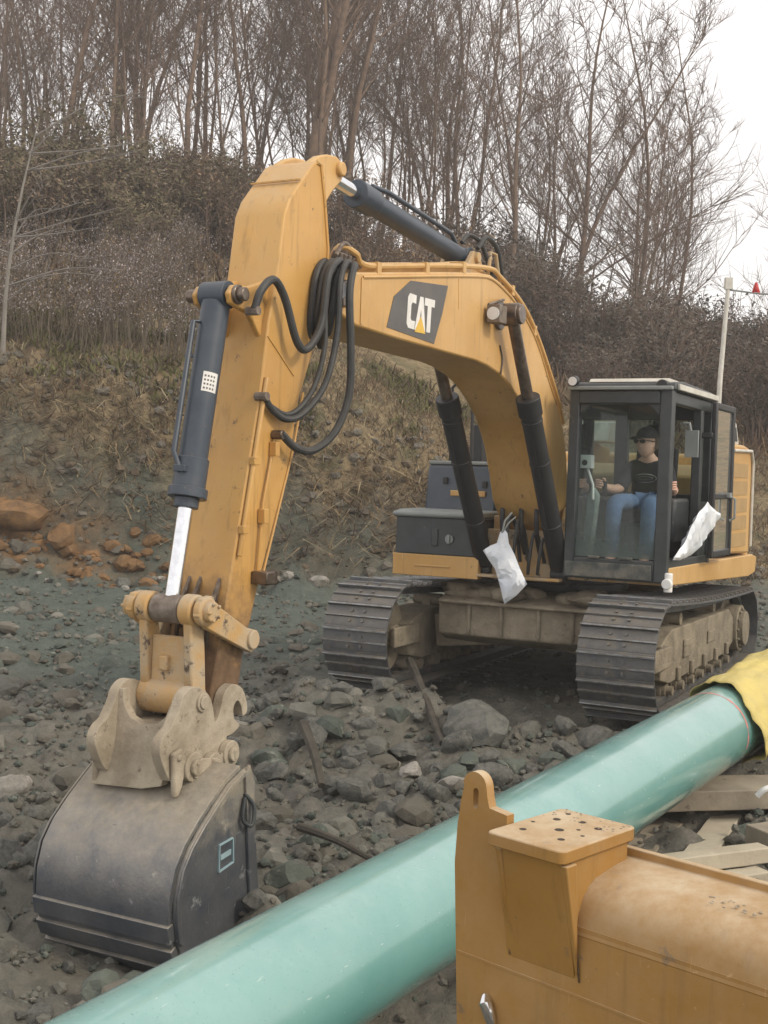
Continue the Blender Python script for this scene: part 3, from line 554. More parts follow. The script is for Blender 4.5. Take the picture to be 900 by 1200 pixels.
# stick cylinder on top of the boom
A, B = Vector((5.52, 0, 4.22)), Vector((3.07, 0, 4.03)); d = (B - A).normalized()
m = MB(); m.cyl(A + d * .55, B - d * .08, .085, n=24); m.cyl(A + d * .52, A + d * .78, .105, n=24); m.cyl(B - Vector((0, .09, 0)), B + Vector((0, .09, 0)), .09); m.tube([A + d * .7 + Vector((0, .04, .10)), A + d * .95 + Vector((0, .05, .125)), B - d * .35 + Vector((0, .05, .125)), B - d * .2 + Vector((0, .03, .08))], .02)
sc_ = m.build('stick_cylinder', M['cyl'], exc, .006)
m = MB(); m.cyl(A, A + d * .6, .052); m.cyl(A - Vector((0, .1, 0)), A + Vector((0, .1, 0)), .075); m.build('rod', M['chrome'], sc_)
# bucket cylinder
A, B = Vector((6.70, 0, 3.20)), Vector((7.09, 0, 1.32)); d = (B - A).normalized()
m = MB(); m.cyl(A + d * .05, A + d * 1.26, .088, n=28); m.cyl(A + d * 1.02, A + d * 1.2, .10, n=28); m.cyl(A + d * 1.2, A + d * 1.26, .118, n=28); m.cyl(A + d * 1.26, A + d * 1.32, .075, n=28); m.cyl(A - Vector((0, .09, 0)), A + Vector((0, .09, 0)), .085)
fwd = Vector((d.z * -1, 0, d.x)); m.tube([A + d * .15 + fwd * -.08, A + d * .2 + fwd * .115 + Vector((0, -.06, 0)), A + d * 1.0 + fwd * .115 + Vector((0, -.06, 0)), A + d * 1.12 + fwd * .10], .018)
m.box(A + d * .38 + Vector((0, -.12, 0)), (.04, .09, .025)); m.box(A + d * 1.1 + fwd * .1, (.05, .08, .04))
bcy = m.build('bucket_cylinder', M['cyl'], exc, .006)
m = MB(); m.cyl(A + d * 1.25, B - d * .05, .047); m.build('rod', M['chrome'], bcy)
m = MB()
for i in range(7):
    a0, a1 = 28 + i * 9, 37 + i * 9
    q0 = [A + d * k + (fwd * math.cos(R(a)) + Vector((0, 1, 0)) * math.sin(R(a))) * .0895 for k, a in ((.50, a0), (.50, a1), (.62, a1), (.62, a0))]
    m.add(q0, [(0, 1, 2, 3)])
stk = m.build('sticker', M['letter'], bcy)
m = MB()
for kk in (.52, .545, .57, .595):
    for i in range(4):
        a0 = 34 + i * 12; a1 = a0 + 7
        m.add([A + d * k + (fwd * math.cos(R(a)) + Vector((0, 1, 0)) * math.sin(R(a))) * .0903 for k, a in ((kk, a0), (kk, a1), (kk + .012, a1), (kk + .012, a0))], [(0, 1, 2, 3)])
m.build('printed_lines', M['decal'], stk)
# bucket linkage
m = MB(); m.cyl((7.09, -.10, 1.32), (7.09, .10, 1.32), .085, n=24); m.build('rod_eye', M['pin'], bcy, .01)
m = MB()
for s in (-1, 1):
    m.cyl((7.09, s * .11, 1.32), (7.09, s * .20, 1.32), .095, n=24); m.cyl((7.09, s * .215, 1.32), (7.09, s * .27, 1.32), .085, n=24)
    m.prism([(7.03, 1.30), (7.15, 1.30), (7.13, 1.0), (7.12, .86), (7.05, .76), (6.98, .84), (7.0, 1.1)], s * .13, s * .19)
m.prism([(7.06, 1.16), (7.09, 1.16), (7.10, .84), (7.07, .84)], -.13, .13); m.cyl((7.04, -.20, .80), (7.04, .16, .80), .11, n=24)
m.box((7.105, -.02, 1.0), (.05, .06, .09)); m.build('bucket_link', M['mudpaint'], exc, .012)
m = MB()
for s in (-1, 1):
    m.prism([(7.18, 1.30), (7.14, 1.40), (7.05, 1.41), (6.99, 1.35), (6.68, 1.19), (6.56, 1.16), (6.54, 1.07), (6.62, 1.03), (6.72, 1.07), (7.08, 1.22)], s * .22, s * .265)
    m.cyl((6.62, s * .19, 1.11), (6.62, s * .285, 1.11), .058); m.cyl((7.09, s * .265, 1.32), (7.09, s * .31, 1.32), .06)
    for k in range(5): m.cyl((7.09 + .05 * math.cos(k * 1.25), s * .30, 1.32 + .05 * math.sin(k * 1.25)), (7.09 + .05 * math.cos(k * 1.25), s * .325, 1.32 + .05 * math.sin(k * 1.25)), .012, n=6)
m.build('idler_link', M['mudpaint'], exc, .012)
# quick coupler ----------------------------------------------------
m = MB()
lp = [(7.34, .78), (7.30, .86), (7.22, .90), (7.12, .88), (7.03, .81), (6.99, .70), (6.97, .66), (6.93, .72), (6.89, .82), (6.80, .86), (6.70, .82), (6.65, .73), (6.645, .67), (6.69, .655), (6.705, .71), (6.75, .755), (6.79, .72), (6.78, .65), (6.72, .60), (6.80, .56), (6.86, .55), (6.80, .47), (6.78, .36), (6.86, .33), (7.05, .40), (7.16, .35), (7.22, .33), (7.30, .42), (7.40, .40), (7.50, .57), (7.47, .66), (7.40, .70)]
lp = closed(lp); m.prism(lp, .195, .26); m.prism(lp, -.26, -.195)
m.cyl((7.12, .255, .80), (7.12, .275, .80), .055); m.cyl((7.12, .275, .80), (7.12, .285, .80), .038); m.cyl((6.80, -.2, .72), (6.80, .2, .72), .06)
cr = [(-.262, .80), (-.20, .86), (-.165, .86), (-.155, .76), (-.11, .70), (-.02, .665), (.08, .68), (.14, .73), (.17, .80), (.20, .74), (.20, .55), (.19, .36), (.06, .33), (-.30, .31), (-.305, .36), (-.25, .52), (-.255, .62)]
m.prism(cr, 7.24, 7.30, lambda u, v, q: (q + .35 * (.62 - v) * (1 if v < .62 else 0), u, v))
m.bb((6.85, -.2, .40), (7.30, .2, .56)); m.bb((7.0, -.18, .56), (7.24, .18, .66)); m.build('quick_coupler', M['mud'], exc, .02, seg=3)
for sg in (1, -1):
    f0, f1, f2 = .262 * sg, .31 * sg, .335 * sg
    for x, z, r in ((7.24, .455, .085), (7.04, .425, .075), (6.87, .46, .08)):
        m = MB(); m.cyl((x, f0, z), (x, f1, z), r, n=28); m.cyl((x, f1, z), (x, f2, z), r * .55, n=20); m.box((x, f2, z), (.025, .012, .06)); m.build('pin_boss', M['mud'], exc, .01)
    m = MB(); m.prism([(7.42, .56), (7.34, .58), (7.29, .50), (7.33, .36), (7.36, .31), (7.40, .31), (7.41, .42)], f0, .295 * sg); m.cyl((7.37, f0, .53), (7.37, .305 * sg, .53), .022); m.build('lock_plate', M['mud'], exc, .012)
    m = MB(); m.prism([(7.26, .40), (7.20, .37), (7.02, .34), (6.98, .40), (7.03, .47), (7.20, .50)], f1, .325 * sg); m.build('lock_plate', M['mud'], exc, .01)
m = MB()
m.cyl((7.18, -.27, .42), (7.18, .30, .42), .05); m.cyl((6.92, -.27, .44), (6.92, .30, .44), .05); m.build('coupler_hook', M['mud'], exc, .012)
# bucket -----------------------------------------------------------
bp = [(7.06, .43), (7.20, .38), (7.32, .30), (7.45, .205), (7.56, .11), (7.635, .01), (7.675, -.12), (7.68, -.25), (7.655, -.38), (7.60, -.50), (7.50, -.60), (7.36, -.67), (7.20, -.71), (7.0, -.73), (6.86, -.735)]
m = MB(); m.strip(bp, -.42, .50, .03); bk = m.build('bucket', M['bucket'], exc, .004, smooth=50)
inner = [(p[0], p[1]) for p in bp]
m = MB()
for y in (.50, -.445): m.prism(inner + [(6.88, -.55), (6.93, -.2), (6.97, .09), (6.99, .36), (7.01, .44)], y, y + .025)
m.build('side_plate', M['bucket'], bk, .006)
for y in (.525, -.47):
    m = MB(); m.prism(bp[:9] + [(p[0] - .035, p[1] - .02) for p in reversed(bp[:9])], y, y + .014); m.build('edge_bar', M['bucket'], bk, .004)
    m = MB(); m.prism([(6.87, -.55), (6.92, -.2), (6.96, .09), (6.98, .36), (7.03, .46), (7.07, .40), (7.04, .09), (7.01, -.2), (6.96, -.55)], y, y + .02); m.build('side_cutter', M['bucket'], bk, .004)
m = MB()
for i0 in (7, 8, 9, 10):
    a, b = Vector(bp[i0]), Vector(bp[i0 + 1]); t = (b - a).normalized(); nn = Vector((t.y, -t.x)); nn = nn if nn.dot(a - Vector((7.2, -.2))) > 0 else -nn
    a2, b2 = a.lerp(b, .12), a.lerp(b, .88); m.prism([tuple(a2), tuple(b2), tuple(b2 + nn * .052), tuple(a2 + nn * .052)], -.43, .51)
m.build('wear_strip', M['bucket'], bk, .004)
for k in range(5):
    y = -.36 + k * .2
    m = MB(); m.prism([(6.98, -.72), (6.98, -.76), (6.80, -.785), (6.66, -.76), (6.66, -.745), (6.80, -.71)], y - .04, y + .04); m.build('tooth', M['track'], bk, .01)
m = MB()
for y in (-.2, .2): m.prism([(7.35, .27), (7.22, .36), (7.05, .42), (6.88, .50), (6.86, .40), (6.95, .30), (7.25, .22)], y - .02, y + .02)
m.cyl((7.40, .03, .23), (7.415, .03, .245), .06); m.build('hanger', M['mud'], bk, .006)
m = MB(); m.prism([(7.38, .14), (7.40, .16), (7.42, .03), (7.44, .06), (7.46, -.01), (7.42, -.02), (7.36, .07)], -.02, .015, lambda u, v, q: (u + .155, q + (v - .1) * .15, v)); m.build('handling_lug', M['bucket'], bk, .004)
m = MB(); y = .5262
for a, b in (((7.30, .06), (7.30, -.09)), ((7.30, -.09), (7.16, -.07)), ((7.16, -.07), (7.17, .07)), ((7.17, .07), (7.30, .06))): m.beam((a[0], y, a[1]), (b[0], y, b[1]), .008, .02, (0, 1, 0))
m.prism([(7.28, .0), (7.28, -.03), (7.18, -.02), (7.18, .01)], y - .001, y + .004); m.build('painted_mark', flat('chalk_blue', (.30, .42, .45), .8), bk)
m = MB(); m.tube(spline([(7.06, .53, .30), (7.02, .57, .22), (7.05, .58, .12), (7.10, .55, .16), (7.07, .54, .28)], 5), .012); m.build('lifting_ring', M['dark'], bk)
# hoses at the boom nose -------------------------------------------
H = [[(5.50, .20, 3.56), (5.75, .30, 3.55), (5.93, .33, 3.42), (6.0, .33, 3.1), (6.12, .30, 2.93), (6.22, .28, 2.97), (6.34, .26, 3.22), (6.46, .25, 3.32), (6.58, .24, 3.24), (6.62, .22, 3.12)],
     [(5.50, .25, 3.56), (5.72, .34, 3.54), (5.86, .38, 3.38), (5.88, .38, 3.05), (5.98, .36, 2.72), (6.14, .30, 2.52), (6.28, .26, 2.47), (6.40, .23, 2.52), (6.49, .22, 2.60)],
     [(5.48, .28, 3.55), (5.68, .38, 3.52), (5.80, .42, 3.32), (5.78, .43, 2.95), (5.77, .42, 2.66), (5.86, .38, 2.42), (6.02, .32, 2.29), (6.18, .28, 2.29), (6.33, .25, 2.38)],
     [(5.50, .15, 3.56), (5.72, .27, 3.56), (5.88, .30, 3.44), (5.94, .32, 3.2), (5.97, .34, 2.95), (6.05, .32, 2.7), (6.16, .28, 2.55), (6.28, .25, 2.5), (6.40, .22, 2.54)]]
for i, h in enumerate(H): loop('hydraulic_hose', spline(h, 7), (.026, .022, .026, .018)[i], M['hose'], 10)
for k, (dx, dyy) in enumerate(((.03, -.05), (-.05, .02), (-.02, -.08), (.05, -.1), (-.07, -.03))):
    loop('hydraulic_hose', spline([(5.46, .2 + dyy, 3.57), (5.70 + dx, .29 + dyy, 3.55), (5.86 + dx * .8, .32 + dyy, 3.43), (5.90 + dx * .7, .31 + dyy, 3.24 - .02 * k), (5.86 + dx * .6, .26 + dyy, 3.10 - .03 * k), (5.80, .20 + dyy * .5, 3.08)], 6), .027, M['hose'], 10)
for x, z in ((6.615, 3.11), (6.49, 2.60)): MB().cyl((x, .16, z), (x, .25, z), .028, n=10).build('hose_fitting', M['pin'], exc, .004)
m = MB(); m.tube(spline([(5.30, .22, 3.58), (5.45, .23, 3.68), (5.58, .24, 3.70), (5.70, .25, 3.60)], 5), .016)
for k in range(5): m.cyl((5.38 + k * .06, .16 + .03 * (k % 2), 3.55), (5.40 + k * .06, .22, 3.64), .022, n=8)
m.build('hose_fitting', M['pin'], exc, .004)

# ------------------------------------------------------------------ operator
def W(p): return exc.matrix_basis @ Vector(p)
def skin_body(chains, name, sub=2):
    """chains: lists of (point, radius); equal points weld into one skeleton."""
    pts, rad, edges, idx = [], [], [], {}
    for ch in chains:
        prev = None
        for p, r in ch:
            k = tuple(round(q, 4) for q in p)
            if k not in idx: idx[k] = len(pts); pts.append(p); rad.append(r)
            if prev is not None and prev != idx[k]: edges.append((prev, idx[k]))
            prev = idx[k]
    me = bpy.data.meshes.new(name); me.from_pydata(pts, edges, []); o = bpy.data.objects.new(name, me); COL.objects.link(o)
    o.modifiers.new('skin', 'SKIN'); sv = me.skin_vertices[0].data
    for i, r in enumerate(rad): sv[i].radius = r if isinstance(r, tuple) else (r, r); sv[i].use_root = i == 0
    s = o.modifiers.new('sub', 'SUBSURF'); s.levels = sub; s.render_levels = sub
    dg = bpy.context.evaluated_depsgraph_get(); ev = bpy.data.meshes.new_from_object(o.evaluated_get(dg)); bpy.data.objects.remove(o)
    return [v.co.copy() for v in ev.vertices], [list(f.vertices) for f in ev.polygons]
per = empty('person', W((.35, .99, 1.83)), exc.rotation_euler.z); per.scale = (1.1, 1.1, 1.1); off = Vector((-.35, -.99, -1.86))
tag(per, 'person in dark cap, black t-shirt and jeans seated inside the machine cab', 'person')
pel, sp1, sp2, nk = (.38, .99, 1.93), (.36, .99, 2.08), (.38, .99, 2.27), (.42, .99, 2.37)
def limb(s): return [((.38, .99 + s * .17, 2.26), .062), ((.50, .99 + s * .25, 2.06), .052), ((.66, .99 + s * .31, 2.07), .042), ((.76, .99 + s * .325, 2.10), .032), ((.82, .99 + s * .33, 2.115), .036)]
def leg(s): return [((.42, .99 + s * .09, 1.93), .088), ((.88, .99 + s * .16, 1.95), .070), ((.93, .99 + s * .16, 1.90), .062), ((.98, .99 + s * .15, 1.47), .048), ((1.10, .99 + s * .16, 1.40), .04)]
torso = [(pel, (.15, .11)), (sp1, (.155, .11)), (sp2, (.15, .095)), (nk, .055), ((.45, .99, 2.44), .055)]
ch = [torso] + [[(sp2, (.15, .095))] + limb(s) for s in (-1, 1)] + [[(pel, (.15, .11))] + leg(s) for s in (-1, 1)]
m = MB(); m.T = Matrix.Translation(off); m.add(*skin_body(ch, 'body'))
hc = Vector((.47, .98, 2.50)); HS = 1.12
bm = bmesh.new(); bmesh.ops.create_uvsphere(bm, u_segments=24, v_segments=18, radius=1)
for v in bm.verts:
    p = v.co.copy(); x = p.x * .098 * HS; y = p.y * .076 * HS; z = p.z * .118 * HS
    if p.z < 0: y *= 1 - .22 * p.z * p.z; x = x + .012 * (-p.z) if p.x > 0 else x * (1 - .2 * p.z * p.z)
    if p.x > .6:
        x += .022 * math.exp(-(p.y / .16) ** 2 - ((p.z + .12) / .2) ** 2)                       # nose
        x -= .010 * math.exp(-((abs(p.y) - .36) / .16) ** 2 - ((p.z - .08) / .12) ** 2)         # eye sockets
        x += .006 * math.exp(-(p.y / .3) ** 2 - ((p.z + .46) / .06) ** 2) - .006 * math.exp(-(p.y / .3) ** 2 - ((p.z + .52) / .035) ** 2)
        x += .010 * math.exp(-(p.y / .3) ** 2 - ((p.z + .8) / .14) ** 2)
    v.co = Vector((x, y, z))
rz = Matrix.Rotation(R(-22), 3, 'Z'); hv = [hc + rz @ v.co for v in bm.verts]; hf = [[v.index for v in f.verts] for f in bm.faces]; bm.free()
m.add(hv, hf)
for s in (-1, 1):
    e = [hc + rz @ Vector((-.005 + .012 * math.cos(a) * k, s * (.073 + .012 * k), .005 + .032 * math.sin(a))) for k in (0, 1) for a in [2 * math.pi * i / 10 for i in range(10)]]
    m.add(e, [(i, (i + 1) % 10, 10 + (i + 1) % 10, 10 + i) for i in range(10)] + [tuple(range(10, 20))])
    y = .99 + s * .33
    for f_, ln in enumerate((.070, .078, .072, .058)):                                           # four fingers curled round the stick knob
        z = 2.145 - f_ * .021; q = ln / .075; yy = y + s * .028
        m.tube([(.80, yy, z), (.835 * 1, yy + s * .006, z), (.858, yy - s * .012 * q, z - .002), (.862, yy - s * .040 * q, z - .004), (.845, yy - s * .056 * q, z - .005)], [.0105, .0100, .0095, .0088, .0070], 8)
    m.tube([(.785, y - s * .012, 2.115), (.80, y - s * .035, 2.14), (.825, y - s * .040, 2.155), (.845, y - s * .028, 2.162)], [.014, .012, .0105, .008], 8)
m.build('body', M['skin'], per, smooth=70)
# clothes
sl_ = lambda s: [(sp2, (.165, .108)), ((.38, .99 + s * .17, 2.265), .078), ((.46, .99 + s * .222, 2.12), .070), ((.50, .99 + s * .25, 2.07), .066)]
m = MB(); m.T = Matrix.Translation(off); m.add(*skin_body([[((.38, .99, 1.90), (.172, .125)), (sp1, (.178, .125)), (sp2, (.165, .108)), ((.41, .99, 2.35), .075)]] + [sl_(s) for s in (-1, 1)], 'shirt')); sh = m.build('t_shirt', M['shirt'], per, smooth=80)
m = MB(); m.T = Matrix.Translation(off)
for i in range(28):                                     # pale oval print on the chest
    for ry, rz_, wd in ((.105, .036, .010), (.07, .014, .008)):
        a0, a1 = 2 * math.pi * i / 28, 2 * math.pi * (i + 1) / 28
        f = lambda a, k: Vector((.493 - .9 * abs(ry * k * math.cos(a)) ** 2 - .03 * (rz_ * math.sin(a)), .98 + (ry + k * 0) * math.cos(a) * (1 + wd * (k - 1) * 8), 2.175 + rz_ * math.sin(a) * (1 + wd * (k - 1) * 16)))
        m.add([f(a0, 1), f(a1, 1), f(a1, 2), f(a0, 2)], [(0, 1, 2, 3)])
m.build('shirt_print', M['print'], sh)
m = MB(); m.T = Matrix.Translation(off)
m.add(*skin_body([[(pel, (.165, .12)), ((.42, .99 + s * .09, 1.93), .105), ((.88, .99 + s * .16, 1.955), .085), ((.935, .99 + s * .16, 1.90), .078), ((.965, .99 + s * .155, 1.62), .068), ((.98, .99 + s * .15, 1.46), .066)] for s in (-1, 1)], 'jeans')); m.build('jeans', M['jeans'], per, smooth=80)
for s in (-1, 1):
    m = MB(); m.T = Matrix.Translation(off); m.add(*lump((1.05, .99 + s * .155, 1.395), 1, 3, 2, (.13, .052, .055), 0)); m.build('boot', M['boot'], per, smooth=80)
HS_ = Matrix.Scale(HS, 3)
m = MB(); m.T = Matrix.Translation(off)
dome = [hc + rz @ HS_ @ Vector((.108 * math.cos(t) * math.cos(a) - .004, .088 * math.cos(t) * math.sin(a), .040 + .100 * math.sin(t))) for t in [R(q) for q in (0, 18, 36, 54, 72, 86)] for a in [2 * math.pi * i / 20 for i in range(20)]]
m.add(dome, [(j * 20 + i, j * 20 + (i + 1) % 20, (j + 1) * 20 + (i + 1) % 20, (j + 1) * 20 + i) for j in range(5) for i in range(20)] + [tuple(range(100, 120))])
br = [hc + rz @ HS_ @ Vector((.085 + .095 * k * math.cos(a * .9), .078 * math.sin(a) * (1 - .1 * k), .045 + dz - .016 * k * math.cos(a) * 1.4)) for dz in (0, .008) for k in (0, 1) for a in [R(-75 + 150 * i / 12) for i in range(13)]]
m.add(br, [q for i in range(12) for q in ((i, i + 1, 14 + i, 13 + i), (26 + i, 27 + i, 40 + i, 39 + i), (13 + i, 14 + i, 40 + i, 39 + i))])
m.build('cap', surf('cap_cloth', (.022, .027, .034), (.035, .04, .048), 8, .9, bump=.2), per, smooth=60)
m = MB(); m.T = Matrix.Translation(off)
for s in (-1, 1): m.add([hc + rz @ HS_ @ Vector((.103 - .018 * abs(a) ** 2 / 1.0, s * (.034 + .028 * math.cos(t)), .012 + .017 * math.sin(t))) + rz @ HS_ @ Vector((-.22 * max(0, abs(.034 + .028 * math.cos(t)) - .03), 0, 0)) for t in [2 * math.pi * i / 12 for i in range(12)] for a in (0,)], [tuple(range(12))])
m.tube([hc + rz @ HS_ @ Vector((.104, -.01, .018)), hc + rz @ HS_ @ Vector((.106, 0, .02)), hc + rz @ HS_ @ Vector((.104, .01, .018))], .004)
for s in (-1, 1): m.tube([hc + rz @ HS_ @ Vector((.092, s * .062, .018)), hc + rz @ HS_ @ Vector((.05, s * .08, .018)), hc + rz @ HS_ @ Vector((-.01, s * .082, .012))], .004)
m.build('sunglasses', M['black'], per)
m = MB(); m.T = Matrix.Translation(off)
m.add([hc + rz @ HS_ @ Vector((-.035 + .070 * math.cos(a), .083 * math.sin(a), z)) for z in (-.05, .05) for a in [R(70 + 220 * i / 14) for i in range(15)]], [(i, i + 1, 16 + i, 15 + i) for i in range(14)])
m.build('hair', flat('brown_hair', (.06, .04, .03), .8), per)

# ------------------------------------------------------------------ bags on the machine
def sheet_bag(name, outline, th, fmap, mat, seed, amp=.02):
    bm = bmesh.new(); vs = [bm.verts.new((u, v, 0)) for u, v in outline]; f = bm.faces.new(vs)
    bmesh.ops.triangulate(bm, faces=[f]); bmesh.ops.subdivide_edges(bm, edges=bm.edges[:], cuts=3, use_grid_fill=True); bmesh.ops.triangulate(bm, faces=bm.faces[:])
    bmesh.ops.subdivide_edges(bm, edges=[e for e in bm.edges if e.calc_length() > .07], cuts=1); bmesh.ops.triangulate(bm, faces=bm.faces[:])
    bnd = {v for e in bm.edges if e.is_boundary for v in e.verts}; vl = list(bm.verts); bm.verts.index_update(); out = []
    bp_ = [v.co.copy() for v in bnd]
    for sgn in (1, -1):
        for v in vl:
            d = min((v.co - q).length for q in bp_); h = 0 if v in bnd else th * min(1, (d / .08)) ** .5 * sgn
            nz_ = amp * noise.noise((v.co.x * 9 + seed, v.co.y * 9, sgn)) + amp * .8 * noise.noise((v.co.x * 22, v.co.y * 14 + seed, sgn))
            out.append(fmap(v.co.x, v.co.y, h + nz_ * (0 if v in bnd else 1) + amp * .7 * noise.noise((v.co.x * 5, v.co.y * 5, seed))))
    n = len(vl); fs = [[v.index for v in f.verts] for f in bm.faces]; fs += [[i + n for i in reversed(f)] for f in fs]; bm.free()
    m = MB(); m.add(out, fs); return m.build(name, mat, smooth=25)
bagm = [M['bag'], M['bluebag']]
b1 = sheet_bag('plastic_bag', [(-.10, 1.61), (-.05, 1.635), (-.02, 1.60), (0.0, 1.50), (.06, 1.40), (.12, 1.27), (.20, 1.12), (.09, 1.0), (-.03, .91), (-.07, 1.05), (-.14, 1.25), (-.275, 1.42), (-.20, 1.47), (-.13, 1.50)], .05, lambda u, v, q: W((1.72 + q, u, v)), M['bag'], 2)
tag(b1, 'white plastic bag hanging by a cord below the boom foot', 'bag')
m = MB(); m.tube([W((1.62, -.02, 1.80)), W((1.70, -.06, 1.72)), W((1.72, -.075, 1.60))], .010, 6); m.tube([W((1.62, .02, 1.76)), W((1.70, -.02, 1.70)), W((1.72, -.075, 1.60))], .008, 6); m.build('tie_cord', M['grey'], b1)
m = MB(); m.add([W((1.745 + .055, u, v)) for u, v in ((-.12, 1.44), (-.05, 1.46), (0, 1.32), (.04, 1.17), (.0, 1.12), (-.06, 1.3))], [(0, 1, 2, 3, 4, 5)])
b2 = sheet_bag('paper_sack', [(.74, 1.965), (.40, 1.90), (.06, 1.83), (.20, 1.70), (.50, 1.55), (.85, 1.435), (1.28, 1.41), (1.50, 1.42), (1.40, 1.52), (1.22, 1.62), (1.14, 1.75), (.95, 1.87)], .035, lambda u, v, q: W((u, 1.55 + q + .22 * (v - 1.4), v)), M['bag'], 7, .025)
tag(b2, 'crumpled white sack propped in the open doorway of the cab', 'sack')

# ------------------------------------------------------------------ pipe and its cover
PA, PB = Vector((-.340, 5, .042)), Vector((2.213, 9, .189)); pd = (PB - PA).normalized()
ang = pd.to_track_quat('Z', 'Y')
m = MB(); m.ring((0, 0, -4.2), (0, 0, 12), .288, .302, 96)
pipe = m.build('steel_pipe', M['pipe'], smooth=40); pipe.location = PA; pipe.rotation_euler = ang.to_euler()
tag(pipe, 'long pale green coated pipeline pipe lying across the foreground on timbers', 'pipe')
LB = (PB - PA).length
m = MB()
for i in range(40):
    a0, a1 = R(-10 + i * 5.2), R(-10 + (i + 1) * 5.2 + .02); z = LB + .70 + .012 * noise.noise((i * .3, 0, 0)); wd = .014 + .008 * noise.noise((i * .21, 4, 0))
    wd *= .45 if noise.noise((i * .33, 9, 1)) < -.2 else 1
    m.add([(.3033 * math.cos(a), .3033 * math.sin(a), zz) for a, zz in ((a0, z - wd), (a1, z - wd), (a1, z + wd), (a0, z + wd))], [(0, 1, 2, 3)])
m.build('paint_band', M['pink'], pipe)
# yellow sheeting round the pipe beyond the band, slit and flared at the near edge
m = MB(); nu, nz = 60, 26; vs = []
for lay in (0, 1):
    for j in range(nz + 1):
        for i in range(nu + 1):
            a = R(-52 + 300 * i / nu); z = LB + 1.12 + 2.6 * j / nz; k = j / nz
            edge = .10 * noise.noise((a * 1.3, 0, 7)) * (1 - k); loose = .02 + .035 * max(0, noise.noise((a * 2.2, z * 1.6, 1))) + .03 * noise.noise((a * 4, z * 4.5, 3)) + (.07 * max(0, 1 - j / 4)) * max(0, math.sin(a * 2 + 1)) ** 2
            r = .322 + max(.0, loose) + .035 * max(0, math.sin(a)) * sm(.0, .5, k) - lay * .006
            vs.append((r * math.cos(a), r * math.sin(a), z + edge - .34 * math.cos(a - R(155)) * (1 - k)))
n = nu + 1; L_ = n * (nz + 1)
fs = [(l * L_ + j * n + i, l * L_ + j * n + i + 1, l * L_ + (j + 1) * n + i + 1, l * L_ + (j + 1) * n + i) for l in (0, 1) for j in range(nz) for i in range(nu)]
fs += [(i, i + 1, L_ + i + 1, L_ + i) for i in range(nu)]
m.add(vs, fs); wr = m.build('pipe_cover', M['wrap'], smooth=180); wr.location = PA; wr.rotation_euler = ang.to_euler()
tag(wr, 'creased yellow protective sheeting wrapped round the pipe beside the tracks', 'cover')

# ------------------------------------------------------------------ timbers under the pipe
def timber(name, a, b, wd, h, mat, label, seed, cat='timber'):
    a, b = Vector(a), Vector(b); n = 10; m = MB(); d = (b - a).normalized(); sd = d.cross(Vector((0, 0, 1))).normalized(); u = sd.cross(d); vs = []
    for i in range(n + 1):
        P_ = a.lerp(b, i / n)
        for x, y in ((-1, -1), (1, -1), (1, 1), (-1, 1)):
            k = 1 + .05 * noise.noise((i * .7 + seed, x * 2, y * 2)); vs.append(P_ + sd * x * wd / 2 * k + u * y * h / 2 * k)
    fs = [(i * 4 + k, i * 4 + (k + 1) % 4, i * 4 + 4 + (k + 1) % 4, i * 4 + 4 + k) for i in range(n) for k in range(4)] + [(3, 2, 1, 0), (n * 4, n * 4 + 1, n * 4 + 2, n * 4 + 3)]
    m.add(vs, fs); o = m.build(name, mat, bevel=.008); tag(o, label, cat, 'timbers stacked under the pipe'); return o
timber('timber_skid', (1.75, 9.15, -.20), (4.6, 9.75, -.20), .46, .15, M['timber'], 'broad grey timber mat directly beneath the pipe, widest of the stack', 1)
timber('timber_block', (2.72, 9.42, -.42), (2.18, 8.25, -.42), .21, .14, M['timber2'], 'pale squared timber leading away beneath the broad mat', 2)
timber('timber_block', (1.55, 7.70, -.30), (2.60, 8.17, -.30), .13, .105, M['timber2'], 'pale split board lying topmost beside the yellow blade', 3)
timber('timber_block', (1.7, 7.60, -.415), (2.55, 8.02, -.415), .14, .11, M['timber2'], 'pale board just below the topmost split board', 4)
timber('timber_block', (2.62, 8.33, -.27), (3.5, 8.75, -.27), .30, .15, M['timber'], 'thick timber block sawn off square by the picture edge', 5)
timber('timber_block', (2.35, 9.5, -.46), (1.75, 8.3, -.46), .22, .14, M['timber'], 'dark grey timber lying lowest in the shade of the pipe', 6)
timber('timber_block', (2.0, 7.35, -.47), (3.4, 7.85, -.47), .24, .10, M['timber'], 'flat grey plank on the ground in front of the stack', 8)
timber('timber_block', (1.3, 8.0, -.47), (1.75, 9.6, -.47), .24, .14, M['timber'], 'stubby timber close under the pipe behind the mounting plate', 9)
m = MB(); m.tube(spline([(2.78, 8.95, -.12), (2.84, 8.93, -.06), (2.95, 8.96, -.055), (3.05, 9.0, -.07), (3.1, 9.02, -.12)], 5), .022); sk = m.build('iron_staple', M['white']); tag(sk, 'small white bent iron handle on the broad timber mat', 'handle')

# ------------------------------------------------------------------ yellow blade in the foreground
e1, e2 = Vector((.73, -.684, 0)), Vector((.684, .73, 0)); BO = Vector((.30, 3.293, 0))
def B_(a, c, z): return BO + e1 * a + e2 * c + Vector((0, 0, z))
bld = empty('bulldozer_blade', B_(.5, .15, -.45)); bld['label'] = 'ochre yellow steel machine blade with lifting eye and drilled mounting plate'; bld['category'] = 'machine blade'
def bpart(m, name, mat, bev=.006, seg=2, par=None):
    inv = -bld.location if par is None else -bld.location
    m.v = [tuple(Vector(p) + inv) for p in m.v]; return m.build(name, mat, par or bld, bev, seg=seg)
